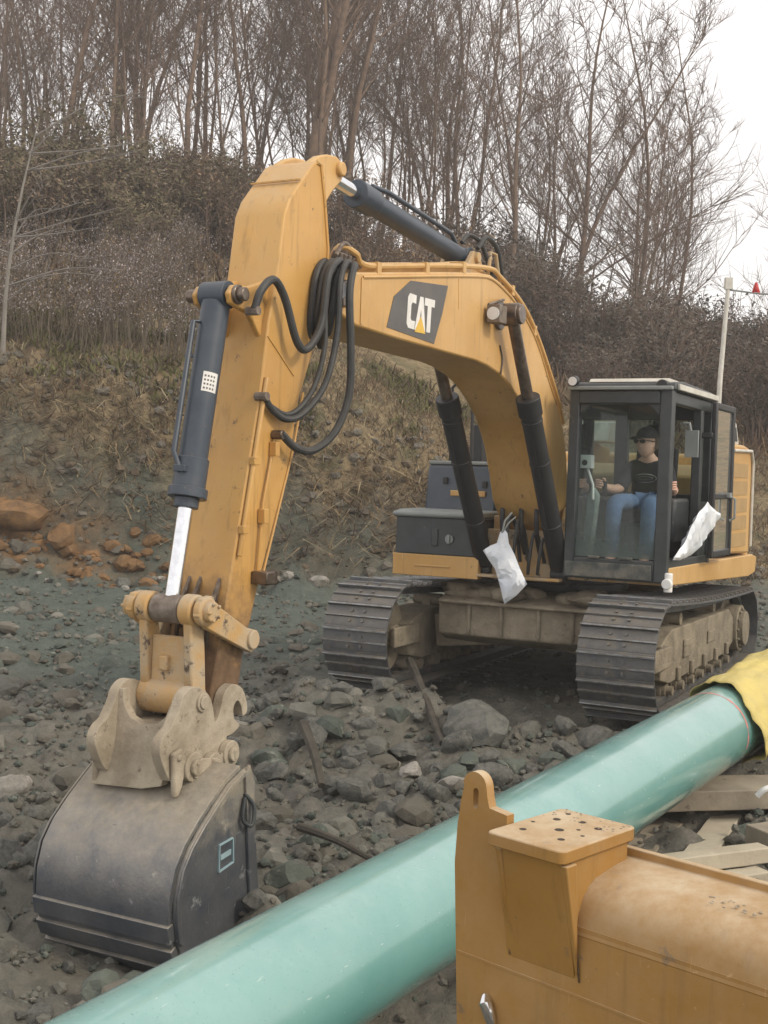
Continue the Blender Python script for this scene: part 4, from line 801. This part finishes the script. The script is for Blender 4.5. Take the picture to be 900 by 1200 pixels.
# main plate with the eye, in the (along, up) plane
f_ = lambda u, v, q: B_(u, q, v)
def plate_with_slot(outer, slot, c0, c1):
    bm = bmesh.new(); es = []
    for L in (outer, slot):
        vs = [bm.verts.new((u, v, 0)) for u, v in L]; es += [bm.edges.new((vs[i], vs[(i + 1) % len(vs)])) for i in range(len(vs))]
    bmesh.ops.triangle_fill(bm, use_beauty=True, edges=es); bm.verts.index_update(); m = MB(); n = len(bm.verts)
    fs = [[v.index for v in f.verts] for f in bm.faces]; side = [(e.verts[0].index, e.verts[1].index, e.verts[1].index + n, e.verts[0].index + n) for e in es]
    co = [v.co.copy() for v in bm.verts]; bm.free()
    m.add([B_(p.x, c, p.y) for c in (c0, c1) for p in co], fs + [[i + n for i in reversed(f)] for f in fs] + side); return m
eye = [(-.165, -.40), (-.16, .60), (-.186, 1.05), (-.180, 1.16), (-.170, 1.23), (-.160, 1.275)] + arc((-.122, 1.278), .042, 170, 8, 10) + [(-.076, 1.255), (-.068, 1.228), (-.006, 1.220), (-.006, 1.155), (.06, 1.155), (.238, .98), (1.9, .97), (1.9, -.40)]
slot = arc((-.117, 1.265), .010, 0, 180, 6) + arc((-.117, 1.226), .010, 180, 360, 6)
m = plate_with_slot(eye, slot, .098, .13); bpart(m, 'end_plate', M['blade'], 0)
# channel beam, (across, up) profile run along the blade
prof = [(.375, 1.134), (.352, 1.134), (.350, 1.112), (.25, 1.102), (.18, 1.090), (.145, 1.074), (.118, 1.045), (.103, 1.008), (.0965, .955), (.13, .945), (.375, .945)]
m = MB(); m.prism(prof, .20, 1.9, lambda u, v, q: B_(q, u, v)); bpart(m, 'channel_beam', M['blade'], .003, 2)
# post under the mounting plate: front face dies into the plate below, with a rib at each edge
m = MB()
m.hexa([B_(.012, .0965, .84), B_(.232, .0965, .84), B_(.236, .33, .84), B_(.012, .33, .84), B_(.02, .018, 1.158), B_(.235, .018, 1.158), B_(.235, .33, 1.158), B_(.02, .33, 1.158)]); bpart(m, 'post', M['blade'], .002, 2)
m = MB()
for a in (.018, .232):
    m.add([B_(a, .012, 1.158), B_(a + .022, .012, 1.158), B_(a + .012, .0965, .85), B_(a, .0965, .85), B_(a, .06, 1.158), B_(a + .022, .06, 1.158)], [(0, 1, 2, 3), (0, 3, 4), (1, 5, 2), (0, 4, 5, 1), (3, 2, 5, 4)])
bpart(m, 'gusset', M['blade'], .004)
m = MB()      # mounting plate with rounded corners
def rr(x0, x1, y0, y1, r): return [q for cx, cy, a in ((x1 - r, y1 - r, 0), (x0 + r, y1 - r, 90), (x0 + r, y0 + r, 180), (x1 - r, y0 + r, 270)) for q in arc((cx, cy), r, a, a + 90, 5)]
m.prism(rr(-.002, .25, -.002, .352, .022), 1.162, 1.198, lambda u, v, q: B_(u, v, q)); mp_ = bpart(m, 'mounting_plate', M['blade'], .004)
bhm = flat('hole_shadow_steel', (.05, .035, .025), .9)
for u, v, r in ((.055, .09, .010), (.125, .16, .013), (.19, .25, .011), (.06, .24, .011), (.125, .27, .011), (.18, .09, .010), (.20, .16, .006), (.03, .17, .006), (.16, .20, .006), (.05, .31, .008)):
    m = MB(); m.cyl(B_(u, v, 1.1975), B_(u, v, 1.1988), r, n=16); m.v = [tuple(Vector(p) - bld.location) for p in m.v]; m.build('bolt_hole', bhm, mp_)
m = MB(); rd = random.Random(5)
for i in range(40): m.add(*lump(B_(rd.uniform(.01, .24), rd.uniform(.24, .348), 1.199), rd.uniform(.0015, .0045), i, 1, (1.2, 1.2, .4)))
for i in range(40): m.add(*lump(B_(rd.gauss(.62, .05), rd.gauss(.24, .03), 1.102), rd.uniform(.002, .007), i + 90, 1, (1, 1, .6)))
m.v = [tuple(Vector(p) - bld.location) for p in m.v]; tag(m.build('dirt_crumbs', M['mud'], bld), kind='stuff')
m = MB(); m.tube([B_(-.055, .096, .70), B_(-.045, .08, .69), B_(-.03, .08, .66), B_(-.025, .096, .62)], [.016, .02, .018, .012], 10); bpart(m, 'latch', M['chrome'], 0)
m = MB(); m.beam(B_(-.165, .097, .80), B_(.238, .097, .797), .004, .006); m.beam(B_(.238, .097, .797), B_(1.9, .097, .76), .004, .006); bpart(m, 'weld_seam', M['blade'], 0)

m = MB(); m.beam(B_(.243, .09, .90), B_(.247, .0955, .835), .006, .003); m.beam(B_(.024, .088, .90), B_(.022, .0955, .845), .005, .003); tag(bpart(m, 'rust_streak', M['rod'], 0), kind='stuff')
# ------------------------------------------------------------------ rocks
ROCK = []
for i in range(9):
    m = MB(); m.add(*lump((0, 0, 0), 1, i * 3 + 1, 3, (1, random.uniform(.7, 1), random.uniform(.55, .8)), 9)); ROCK.append(m)
RM = {(i, k): ROCK[i].mesh('rock', M[k], 30) for i in range(9) for k in ('stone', 'stone_pale', 'stone_orange')}
rr_ = random.Random(11)
def on_pipe(x, y):
    q = Vector((x, y, 0)) - Vector((PA.x, PA.y, 0)); d2 = Vector((pd.x, pd.y, 0)).normalized(); return abs(q.x * d2.y - q.y * d2.x)
def in_exc(x, y):
    q = Vector((x - 2.01, y - 13.53)); f = Vector((-math.sin(TU), -math.cos(TU))); l = Vector((math.cos(TU), -math.sin(TU)))
    a, b = q.dot(f), q.dot(l); return (abs(a) < 2.55 and abs(b) < 1.75) or (6.7 < a < 7.8 and -.55 < b < .62)
def rock(x, y, s, label, group=None, kind='stone', sink=.35, z=None):
    i = rr_.randrange(9); o = bpy.data.objects.new('rock', RM[(i, kind)]); COL.objects.link(o)
    o.location = (x, y, (ground_z(x, y) if z is None else z) + s * (.55 - sink)); o.rotation_euler = (rr_.uniform(-.5, .5), rr_.uniform(-.5, .5), rr_.uniform(0, 6.28)); o.scale = (s, s, s)
    tag(o, label, 'rock', group); return o
rock(.85, 10.55, .30, 'large rounded boulder heaped before the gap between the tracks', sink=.2)
rock(.62, 9.75, .16, 'pale flat stone beside the dark branch in the rubble', kind='stone_pale', sink=.2)
rock(.28, 9.9, .13, 'pale stone at the end of the thin dark branch', kind='stone_pale')
rock(-1.52, 5.45, .15, 'rounded grey boulder nearest the camera below the bucket', sink=.25)
rock(-1.25, 5.6, .09, 'squat grey stone wedged between boulder and pipe', sink=.25)
rock(.20, 5.35, .12, 'grey boulder against the left edge of the yellow blade', sink=.25)
rock(-2.8, 9.4, .17, 'broad pale grey slab standing left of the coupler', kind='stone_pale', sink=.15)
rock(-1.05, 20.0, .20, 'white stone at the foot of the bank behind the stick', kind='stone_pale', sink=.1)
rock(-1.5, 20.1, .14, 'small white stone beside the bank foot near the stick', kind='stone_pale', sink=.1)
rock(-6.0, 20.35, .46, 'orange clay boulder sticking out of the bank foot', kind='stone_orange', sink=.1)
rock(-5.25, 20.3, .36, 'round orange clay boulder right of the longer one', kind='stone_orange', sink=.1)
rock(-4.2, 20.0, .2, 'grey angular stone at the end of the orange clay', sink=.1)
G1 = 'broken stones in the rubble round the bucket'; L1 = 'broken grey stone lying in the rubble round the bucket'
G2 = 'clods heaped before the tracks'; L2 = 'grey clod in the spoil heaped before the excavator tracks'
G3 = 'stones along the foot of the bank'; L3 = 'pale stone scattered along the foot of the cut bank'
n = 0
while n < 120:
    y = rr_.uniform(4.6, 9.6); x = rr_.uniform(-.34, .14) * y
    if on_pipe(x, y) < .42 or in_exc(x, y): continue
    rock(x, y, rr_.choice((.05, .06, .07, .08, .10, .13)) * (1.15 if y > 6.5 else .85), L1, G1, 'stone_pale' if rr_.random() < .06 else 'stone'); n += 1
n = 0
while n < 100:
    y = rr_.uniform(9.4, 12.2); x = rr_.uniform(-1.9, 1.9)
    if on_pipe(x, y) < .5 or in_exc(x, y): continue
    rock(x, y, rr_.choice((.06, .08, .10, .13, .17)), L2, G2, 'stone_pale' if rr_.random() < .05 else 'stone'); n += 1
for i in range(60):
    x = rr_.uniform(-8, 3.5); y = 19.2 + rr_.random() * 1.2; rock(x, y, rr_.choice((.05, .07, .1, .13)), L3, G3, 'stone_pale' if rr_.random() < .5 else 'stone')
def strew(name, label, N, place, mats, sub, seed, sink=.2, cuts=5):
    rd = random.Random(seed); base = [lump((0, 0, 0), 1, i + seed, sub, (1, rd.uniform(.7, 1), rd.uniform(.5, .85)), cuts) for i in range(12)]
    m = MB(); n = 0
    while n < N:
        q = place(rd)
        if q is None: continue
        x, y, s = q; z = ground_z(x, y); vs, fs = base[rd.randrange(12)]; m.mi = rd.randrange(len(mats))
        r3 = Matrix.Rotation(rd.uniform(0, 6.28), 3, 'Z') @ Matrix.Rotation(rd.uniform(-.6, .6), 3, 'X')
        m.add([r3 @ v * s + Vector((x, y, z + s * sink)) for v in vs], fs); n += 1
    me = bpy.data.meshes.new(name); me.from_pydata(m.v, [], m.f)
    for k in mats: me.materials.append(k)
    me.polygons.foreach_set('material_index', m.m); me.update(); o = bpy.data.objects.new(name, me); COL.objects.link(o); tag(o, label, 'rubble', kind='stuff')
def p_small(rd):
    y = 3.2 + 10.3 * rd.random() ** .8
    if rd.random() < .30: y = rd.uniform(12.5, 20)
    x = rd.uniform(-.36, .36) * (y + .6)
    if on_pipe(x, y) < .25 and rd.random() < .7 or in_exc(x, y) and rd.random() < .8: return None
    return x, y, rd.choice((.012, .015, .02, .025, .03, .045)) * (1 if y > 6 else .75) * (1.5 if y > 12 else 1)
def p_clod(rd):
    y = rd.uniform(4.2, 12.8) if rd.random() < .72 else rd.uniform(12.5, 19.8)
    x = rd.uniform(-.36, .36) * (y + .6)
    if on_pipe(x, y) < .42 or in_exc(x, y) or noise.noise((x * .9, y * .9, 6)) < -.15: return None
    return x, y, rd.choice((.04, .05, .06, .08, .10, .13, .18)) * (.8 if y < 6.5 else 1)
def p_bank(rd):
    y = rd.uniform(19.8, 23.2); x = rd.uniform(-.36, .36) * y
    return x, y, rd.choice((.02, .03, .03, .04, .05, .07, .12))
C1 = [M['clod'], surf('green_grey_clod', (.125, .140, .118), (.07, .082, .07), 1.5, .97, bump=.8, bsc=14, spots=.5, scol=(.22, .225, .195), ssc=5, spec=.15, bdist=.02), surf('brown_clod', (.158, .146, .120), (.09, .083, .068), 1.5, .97, bump=.8, bsc=14, spec=.15, bdist=.02)]
C2 = [C1[2], surf('bank_earth_clod', (.17, .135, .095), (.10, .082, .058), 1.5, .97, bump=.8, bsc=14, spec=.15, bdist=.02), surf('bank_stone', (.20, .182, .152), (.12, .11, .09), 3, .95, bump=.6, spec=.15)]
strew('rubble', 'small loose grey stones strewn over the dug ground', 10000, p_small, C1, 1, 41)
strew('clods', 'churned earth clods covering the dug ground round the machine', 1300, p_clod, C1, 2, 61, .05, 9)
strew('orange_clay', 'crumbled orange clay along the foot of the bank', 170, lambda rd: (rd.uniform(-7.6, -3.4) + 1.2 * rd.random() ** 3, rd.gauss(20.25, .22), rd.choice((.04, .06, .09, .13, .2))), [M['stone_orange'], C1[2], M['stone_orange']], 2, 91, -.30, 7)
strew('bank_rubble', 'brown clods and stones in the broken face of the cut bank', 2600, p_bank, C2, 1, 81, .0, 4)
def branch(name, pts, r, label, cat='branch', mat='deadwood'):
    m = MB(); m.tube(spline(pts, 5), [r * (1 - .4 * i / (len(pts) * 5 - 5)) for i in range(len(pts) * 5 - 4)], 7); o = m.build(name, M[mat]); tag(o, label, cat); return o
branch('branch', [(.30, 12.2, .30), (.38, 11.5, .20), (.50, 10.7, -.02), (.55, 10.4, -.12)], .045, 'dark straight branch leaning out of the spoil before the tracks')
branch('branch', [(-.62, 10.2, .05), (-.5, 9.8, -.1), (-.42, 9.5, -.28)], .05, 'short dark root end poking out of the rubble by the coupler')
branch('branch', [(-.5, 8.1, -.2), (-.25, 7.9, -.22), (0, 7.75, -.3)], .03, 'thin grey stick lying in the rubble above the pipe')

# ------------------------------------------------------------------ grass, weeds and leaf litter
def blades(name, N, sampler, hgt, wid, cols, label, cat, seed, lean=.5, curl=.5):
    rg = np.random.default_rng(seed); rd = random.Random(seed); pos = []
    while len(pos) < N:
        p = sampler(rd)
        if p is not None: pos.append(p)
    pos = np.array(pos, 'f'); az = rg.uniform(0, 2 * np.pi, N); h = rg.uniform(hgt[0], hgt[1], N); wv = rg.uniform(wid[0], wid[1], N); ln = rg.uniform(.1, 1, N) * lean
    dx, dy = np.cos(az), np.sin(az); V = np.empty((N, 5, 3), 'f'); fa = rg.uniform(0, 2 * np.pi, N); sx, sy = np.cos(fa) * wv / 2, np.sin(fa) * wv / 2
    for k, (t, s) in enumerate(((0, -1), (0, 1), (.55, -.8), (.55, .8), (1, 0))):
        V[:, k, 0] = pos[:, 0] + dx * h * ln * (t + curl * t * t) + s * sx; V[:, k, 1] = pos[:, 1] + dy * h * ln * (t + curl * t * t) + s * sy
        V[:, k, 2] = pos[:, 2] + h * (t - .35 * ln * curl * t * t * 2)
    i0 = (np.arange(N) * 5)[:, None]; me = bpy.data.meshes.new(name)
    fs = (i0 + np.array([[0, 1, 3, 2]])).tolist() + (i0 + np.array([[2, 3, 4]])).tolist(); me.from_pydata(V.reshape(-1, 3).tolist(), [], fs)
    for c in cols: me.materials.append(c)
    mi = rg.integers(0, len(cols), N); me.polygons.foreach_set('material_index', np.r_[mi, mi].astype('i')); me.update()
    o = bpy.data.objects.new(name, me); COL.objects.link(o); tag(o, label, cat, kind='stuff'); return o
lf = lambda n, c: surf(n, c, [x * .7 for x in c], 2, .9, bump=0, spec=.1)
STRAW, TAN, LILAC, DULL, OLIVE, BROWN = lf('straw', (.36, .295, .18)), lf('tan_leaf', (.28, .20, .115)), lf('grey_seedhead', (.40, .35, .34)), lf('dull_stem', (.16, .13, .095)), lf('olive_leaf', (.15, .15, .06)), lf('brown_leaf', (.19, .125, .078))
def reg(x0, x1, y0, y1, patch=None, edge=0):
    def f(rd):
        y = rd.uniform(y0, y1); x = rd.uniform(x0, x1) * y
        if patch and noise.noise((x * patch, y * patch, edge)) < -.38 + .2 * rd.random(): return None
        return (x, y, ground_z(x, y) - .02)
    return f
blades('dry_grass', 42000, reg(-.36, .36, 21.0, 29, .5, 3), (.05, .28), (.008, .026), [STRAW, DULL, TAN, DULL, BROWN], 'dry straw coloured grass and weeds matted over the cut bank', 'grass', 1, .9, .8)
blades('leaf_litter', 16000, reg(-.36, .36, 28, 50), (.2, .7), (.03, .09), [BROWN, DULL, TAN, BROWN], 'brown dead undergrowth covering the wooded slope', 'undergrowth', 2, .9, .5)
blades('green_weeds', 5000, lambda rd: (lambda x, y: (x, y, ground_z(x, y) - .02) if noise.noise((x * .6, y * .6, 8)) > .0 else None)(rd.uniform(-8, 2), rd.uniform(22, 26)), (.08, .3), (.02, .06), [OLIVE, OLIVE, DULL], 'low olive green weeds on the bank top', 'weeds', 3, .8, .6)
def bank_roots(rd):
    x = rd.uniform(-8.5, 2.5); y = rd.uniform(20.6, 22.0); return (x, y, ground_z(x, y) + .02)
blades('bank_roots', 4500, bank_roots, (.15, .5), (.012, .03), [TAN, DULL, STRAW, BROWN], 'dead roots and stems hanging down the cut face of the bank', 'roots', 4, 1.6, 1.6)
def goldenrod():
    rd = random.Random(9); m = MB(); n = 0
    while n < 1500:
        y = rd.uniform(23.5, 31.5); x = y * rd.uniform(-.36, -.10)
        if noise.noise((x * .45, y * .45, 2)) < -.22 + .35 * rd.random() + .9 * sm(29, 31.5, y) * rd.random() + .6 * (1 - sm(23.5, 25, y)) * rd.random(): continue
        z = ground_z(x, y); h = rd.uniform(.7, 1.3); tip = Vector((x + rd.uniform(-.25, .25), y + rd.uniform(-.2, .2), z + h)); b = Vector((x, y, z)); m.mi = 0
        m.tube([b, b.lerp(tip, .5) + Vector((rd.uniform(-.05, .05), 0, 0)), tip], [.012, .009, .005], 3, False); m.mi = 1 if rd.random() < .7 else 2
        for k in range(26):
            c = b.lerp(tip, rd.uniform(.62, 1.02)) + Vector((rd.gauss(0, .08), rd.gauss(0, .08), rd.gauss(0, .04))); a = Vector((rd.gauss(0, 1), rd.gauss(0, 1), rd.gauss(0, 1))).normalized() * rd.uniform(.012, .034); c2 = a.cross(Vector((rd.random(), rd.random(), 1))).normalized() * rd.uniform(.008, .02)
            m.add([c - a, c + c2, c + a, c - c2], [(0, 1, 2, 3)])
        n += 1
    me = bpy.data.meshes.new('goldenrod'); me.from_pydata(m.v, [], m.f)
    for q in (DULL, LILAC, TAN): me.materials.append(q)
    me.polygons.foreach_set('material_index', m.m); me.update(); o = bpy.data.objects.new('goldenrod', me); COL.objects.link(o)
    tag(o, 'mass of dead goldenrod with pale grey seed heads on the bank', 'weeds', kind='stuff')
goldenrod()

# ------------------------------------------------------------------ shrubs
def shrub_mesh(seed, h, w_, stems, leaves, lsz, mats, up=.8):
    rd = random.Random(seed); m = MB(); tips = []
    for i in range(stems):
        a = rd.uniform(0, 6.28); b = Vector((rd.gauss(0, .18) * w_, rd.gauss(0, .18) * w_, -.1)); e = Vector((math.cos(a) * w_ * rd.uniform(.2, 1), math.sin(a) * w_ * rd.uniform(.2, 1), h * rd.uniform(.55, 1)))
        mid = b.lerp(e, .5) + Vector((rd.gauss(0, .12), rd.gauss(0, .12), h * .12)); pts = spline([b, mid, e], 3); m.tube(pts, [.022 * (1 - .8 * k / 6) for k in range(7)], 4, False)
        for k in range(7):
            s = pts[rd.randrange(2, 7)]; e2_ = s + Vector((rd.gauss(0, .3), rd.gauss(0, .3), rd.uniform(.05, .5))) * h * .3; m.tube([s, s.lerp(e2_, .5) + Vector((rd.gauss(0, .04), rd.gauss(0, .04), .03)), e2_], [.009, .006, .003], 3, False); tips.append((s, e2_))
    for i in range(leaves):
        s, e = rd.choice(tips); c = s.lerp(e, rd.uniform(.2, 1.1)) + Vector((rd.gauss(0, .06), rd.gauss(0, .06), rd.gauss(0, .05))) * h * .6
        a = Vector((rd.gauss(0, 1), rd.gauss(0, 1), rd.gauss(0, .6))).normalized() * lsz * rd.uniform(.6, 1.3); b = a.cross(Vector((rd.random(), rd.random(), .6))).normalized() * lsz * .45; m.mi = 1 if rd.random() < .6 else 2
        m.add([c - a, c + b, c + a, c - b], [(0, 1, 2, 3)])
    me = bpy.data.meshes.new('shrub'); me.from_pydata(m.v, [], m.f)
    for q in mats: me.materials.append(q)
    me.polygons.foreach_set('material_index', m.m); me.update(); return me
GREENS = [M['twig'], lf('evergreen_leaf', (.145, .130, .075)), lf('dull_green_leaf', (.21, .17, .11))]; BROWNS = [M['twig'], lf('dead_leaf', (.25, .175, .11)), lf('grey_leaf', (.25, .21, .165))]; DARKS = [M['twig'], lf('dark_twig_leaf', (.10, .088, .07)), lf('dark_grey_leaf', (.15, .132, .11))]
SH = {'green': [shrub_mesh(i, 2.2, 1.3, 34, 2600, .055, GREENS) for i in (1, 2, 3)], 'brown': [shrub_mesh(i, 1.9, 1.3, 40, 1500, .05, BROWNS) for i in (4, 5, 6)], 'dark': [shrub_mesh(i, 2.3, 1.4, 60, 1300, .06, DARKS) for i in (7, 8, 9)]}
rs = random.Random(31)
def shrub(kind, x, y, s, label, group=None):
    o = bpy.data.objects.new('shrub', rs.choice(SH[kind])); COL.objects.link(o); o.location = (x, y, ground_z(x, y) - .1); o.rotation_euler = (0, 0, rs.uniform(0, 6.28)); o.scale = (s, s, s * rs.uniform(.85, 1.15)); tag(o, label, 'shrub', group)
for x, y, s in ((-6.9, 31, 1.25), (-5.6, 31.5, 1.1), (-8.2, 30.5, 1.2), (-4.6, 32, .95), (-9.3, 30.0, 1.2), (-7.2, 33.5, 1.3), (-5.0, 34, 1.2), (-10.2, 31.5, 1.4), (-8.6, 33.5, 1.4), (-6.0, 29.6, .9), (-10.6, 29.4, 1.1)): shrub('green', x, y, s, 'dull green shrub in the thicket above the pale weeds', 'green shrubs of the thicket above the bank')
for i in range(46):
    y = rs.uniform(28, 40); x = rs.uniform(-.36, .08) * y
    shrub('brown', x, y, rs.uniform(.7, 1.3), 'brown leafless shrub in the undergrowth below the trees', 'brown shrubs below the trees')
for i in range(70):
    y = rs.uniform(29, 47); x = rs.uniform(.04, .36) * y
    shrub('dark', x, y, rs.uniform(.7, 1.25), 'dark twiggy shrub in the thicket behind the boom', 'dark shrubs of the thicket behind the boom')

# ------------------------------------------------------------------ trees
def tree_mesh(seed, h, r, lean=(0, 0), first=.35, limbs=13, fork=False, spread=.5):
    rd = random.Random(seed); tm, cm = MB(), MB()
    def path(a, dirv, ln, n, wob, upw):
        pts = [a]; d = dirv.normalized()
        for i in range(n):
            d = (d + Vector((rd.gauss(0, wob), rd.gauss(0, wob), rd.gauss(0, wob * .6) + upw))).normalized(); pts.append(pts[-1] + d * ln / n)
        return pts
    stems = [(Vector((0, 0, -.3)), Vector((lean[0], lean[1], 1)), h, r)]
    if fork: stems.append((Vector((0, 0, h * .12)), Vector((lean[0] + .22, lean[1], 1)), h * .85, r * .7))
    for b, d, L, rad in stems:
        pts = path(b, d, L, 12, .062, .02); rs_ = [rad * (1.25 if i == 0 else 1) * (1 - .88 * i / 12) for i in range(13)]; tm.tube(pts, rs_, 8, False)
        for k in range(limbs):
            f = first + (1 - first) * (k + rd.random()) / limbs; q = f * 12; i = min(11, int(q)); p = pts[i].lerp(pts[i + 1], q - i); a = rd.uniform(0, 6.28); ln = L * (.34 * (1 - f) + .10) * rd.uniform(.7, 1.25)
            d1 = Vector((math.cos(a) * spread, math.sin(a) * spread, rd.uniform(.35, .9))); lp_ = path(p, d1, ln, 5, .12, .05); r1 = max(.014, rs_[i] * .38); tm.tube(lp_, [r1 * (1 - .75 * j / 5) for j in range(6)], 5, False)
            for e in range(7):
                j = rd.randrange(1, 5); p2 = lp_[j].lerp(lp_[j + 1], rd.random()); d2 = (lp_[j + 1] - lp_[j]).normalized() + Vector((rd.gauss(0, .55), rd.gauss(0, .55), rd.gauss(0, .35) + .15)); l2 = ln * rd.uniform(.25, .5); bp2 = path(p2, d2, l2, 3, .14, .05); r2 = max(.011, r1 * .45); cm.tube(bp2, [r2, r2 * .85, r2 * .65, .006], 4, False)
                for g in range(5):
                    j2 = rd.randrange(0, 3); p3 = bp2[j2].lerp(bp2[j2 + 1], rd.random()); d3 = (bp2[j2 + 1] - bp2[j2]).normalized() + Vector((rd.gauss(0, .6), rd.gauss(0, .6), rd.gauss(0, .4) + .15)); l3 = l2 * rd.uniform(.3, .6); p4 = path(p3, d3, l3, 2, .15, .05); cm.tube(p4, [.008, .0065, .004], 3, False)
    return tm.mesh('trunk', M['bark'], 80), cm.mesh('crown', M['twig'], 0)
TREES = [tree_mesh(100 + i, rdm, rad, (0, 0), fst, lm) for i, (rdm, rad, fst, lm) in enumerate(((14, .095, .2, 15), (13, .065, .22, 14), (15, .115, .25, 15), (12, .05, .12, 15), (13, .06, .25, 14), (14, .08, .15, 15), (11, .05, .08, 16), (12.5, .055, .15, 15)))]
TREES += [tree_mesh(200, 14, .20, (.02, 0), .25, 18, True), tree_mesh(201, 13, .12, (.10, 0), .15, 20, True, .7), tree_mesh(202, 13, .10, (.13, -.03), .12, 20, False, .75)]
rt = random.Random(77)
def tree(k, x, y, s, label, group=None, rz_=None):
    o = empty('bare_tree', (x, y, ground_z(x, y) - .1), rt.uniform(0, 6.28) if rz_ is None else rz_); o.scale = (s, s, s); tag(o, label, 'tree', group)
    if group: o.rotation_euler.x, o.rotation_euler.y = rt.gauss(0, .05), rt.gauss(0, .05)
    for nm, me in zip(('trunk', 'crown'), TREES[k]):
        c = bpy.data.objects.new(nm, me); COL.objects.link(c); c.parent = o
def at(px, y): return (px - 450) / 1450 * y
tree(8, at(350, 37), 37, 1.1, 'thickest bare trunk, forked low, rising behind the top of the stick', rz_=0)
tree(2, at(395, 38), 38, 1.1, 'stout bare tree just right of the thickest trunk', rz_=1)
tree(0, at(205, 36.5), 36.5, 1, 'tall straight bare tree above the green thicket')
tree(9, at(660, 40), 40, 1.0, 'tall leaning bare tree whose forked crown stands against white sky', rz_=.2)
tree(10, at(725, 42), 42, 1.0, 'slender bare tree leaning outward at the open end of the wood', rz_=0)
tree(10, at(770, 46), 46, .95, 'outermost leaning bare tree of the wood before the open sky', rz_=.3)
tree(6, at(885, 50), 50, .9, 'bare tree standing alone behind the flagged line', rz_=.2)
tree(6, at(905, 46), 46, .8, 'thin bare tree at the far end beyond the flagged line', rz_=1)
GT = 'bare trees of the ridge woodland'; LT = 'bare leafless tree standing in the dense woodland on the ridge'
n = 0
while n < 122:
    y = rt.uniform(36, 54); px = rt.uniform(-40, 800)
    if px > 560 and rt.random() < .35: continue
    x = at(px, y); lim = 13.5 if px < 560 else 12
    tree(rt.randrange(8) if px < 600 else rt.choice((1, 3, 4, 6, 7, 9, 10)), x, y, rt.uniform(.8, 1.1) * (1 if px < 560 else .95 - .25 * sm(560, 800, px)), LT, GT, None if px < 600 else rt.uniform(-.5, .5)); n += 1
# pale sapling at the near left of the slope
m = MB(); b = Vector((-7.15, 23.0, ground_z(-7.15, 23.0) - .1)); q = spline([b, b + Vector((.05, 0, 1.5)), b + Vector((.25, 0, 3.0)), b + Vector((.55, .1, 4.6))], 5); m.tube(q, [.05 * (1 - .8 * i / 15) for i in range(16)], 7, False)
sap = empty('sapling', b); 
def sap_part(m, name, mat):
    m.v = [tuple(Vector(p) - b) for p in m.v]; return m.build(name, mat, sap)
sap_part(m, 'trunk', lf('pale_bark', (.26, .24, .21)))
rd = random.Random(3); m = MB()
for i in range(16):
    s = q[rd.randrange(4, 15)]; sg = 1 if rd.random() < .8 else -1; e = s + Vector((sg * rd.uniform(.6, 2.2), rd.uniform(-.5, .5), rd.uniform(.2, 1.0))); md = s.lerp(e, .5) + Vector((0, 0, rd.uniform(-.15, .25))); m.tube(spline([s, md, e], 4), [.018 * (1 - .75 * k / 8) for k in range(9)], 4, False)
    for k in range(4):
        s2 = s.lerp(e, rd.uniform(.3, .95)); m.tube([s2, s2 + Vector((rd.uniform(-.1, .5) * sg, rd.gauss(0, .15), rd.uniform(.0, .4)))], [.007, .003], 3, False)
sap_part(m, 'crown', lf('pale_twig', (.24, .22, .20))); tag(sap, 'pale slender sapling with bare side branches at the edge of the slope', 'sapling')

# ------------------------------------------------------------------ flagged goalpost line
gp = empty('goalpost_marker', (6.35, 24, ground_z(6.35, 24))); tag(gp, 'thin pale marker pole carrying a line with red flags behind the cab', 'marker pole')
zz = 6.0 - gp.location.z
m = MB(); m.tube([(0, 0, -.3), (.07, 0, zz * .6), (.16, 0, zz)], [.055, .048, .04], 10); m.box((.16, 0, zz), (.14, .1, .22)); m.build('pole', M['cream'], gp)
m = MB(); m.tube(spline([(.16, 0, zz - .12), (1.2, -.1, zz - .2), (3.5, -.3, zz - .12), (6.0, -.5, zz + .05)], 6), .018, 6); ln = m.build('line', M['grey'], gp)
for k, x in enumerate((.68, 2.2, 3.8)):
    m = MB(); z = zz - .16; m.add([(x - .02, -.04, z + .19), (x + .02, -.06, z + .19), (x + .09, -.05, z - .03), (x + .07, -.09, z - .06), (x, -.03, z + .0), (x - .06, -.06, z - .03), (x - .08, -.04, z - .01)], [(0, 1, 4), (1, 2, 3, 4), (0, 4, 5, 6)])
    o = m.build('flag', M['red'], ln); sd_ = o.modifiers.new('thick', 'SOLIDIFY'); sd_.thickness = .01

# ------------------------------------------------------------------ haze volume, added to lift the blacks like a windscreen veil
m = MB(); m.bb((-104, -20, -3), (104, 134, 34))
hz = bpy.data.materials.new('haze'); hz.use_nodes = True; t = hz.node_tree; t.nodes.clear()
out = t.nodes.new('ShaderNodeOutputMaterial'); pv = t.nodes.new('ShaderNodeVolumePrincipled'); pv.inputs['Color'].default_value = (.985, .965, .94, 1); pv.inputs['Density'].default_value = HAZE; pv.inputs['Anisotropy'].default_value = .2
t.links.new(pv.outputs[0], out.inputs['Volume']); hb = m.build('haze', hz); tag(hb, 'thin pale haze volume added over the work site as a windscreen veil', 'haze', kind='stuff')
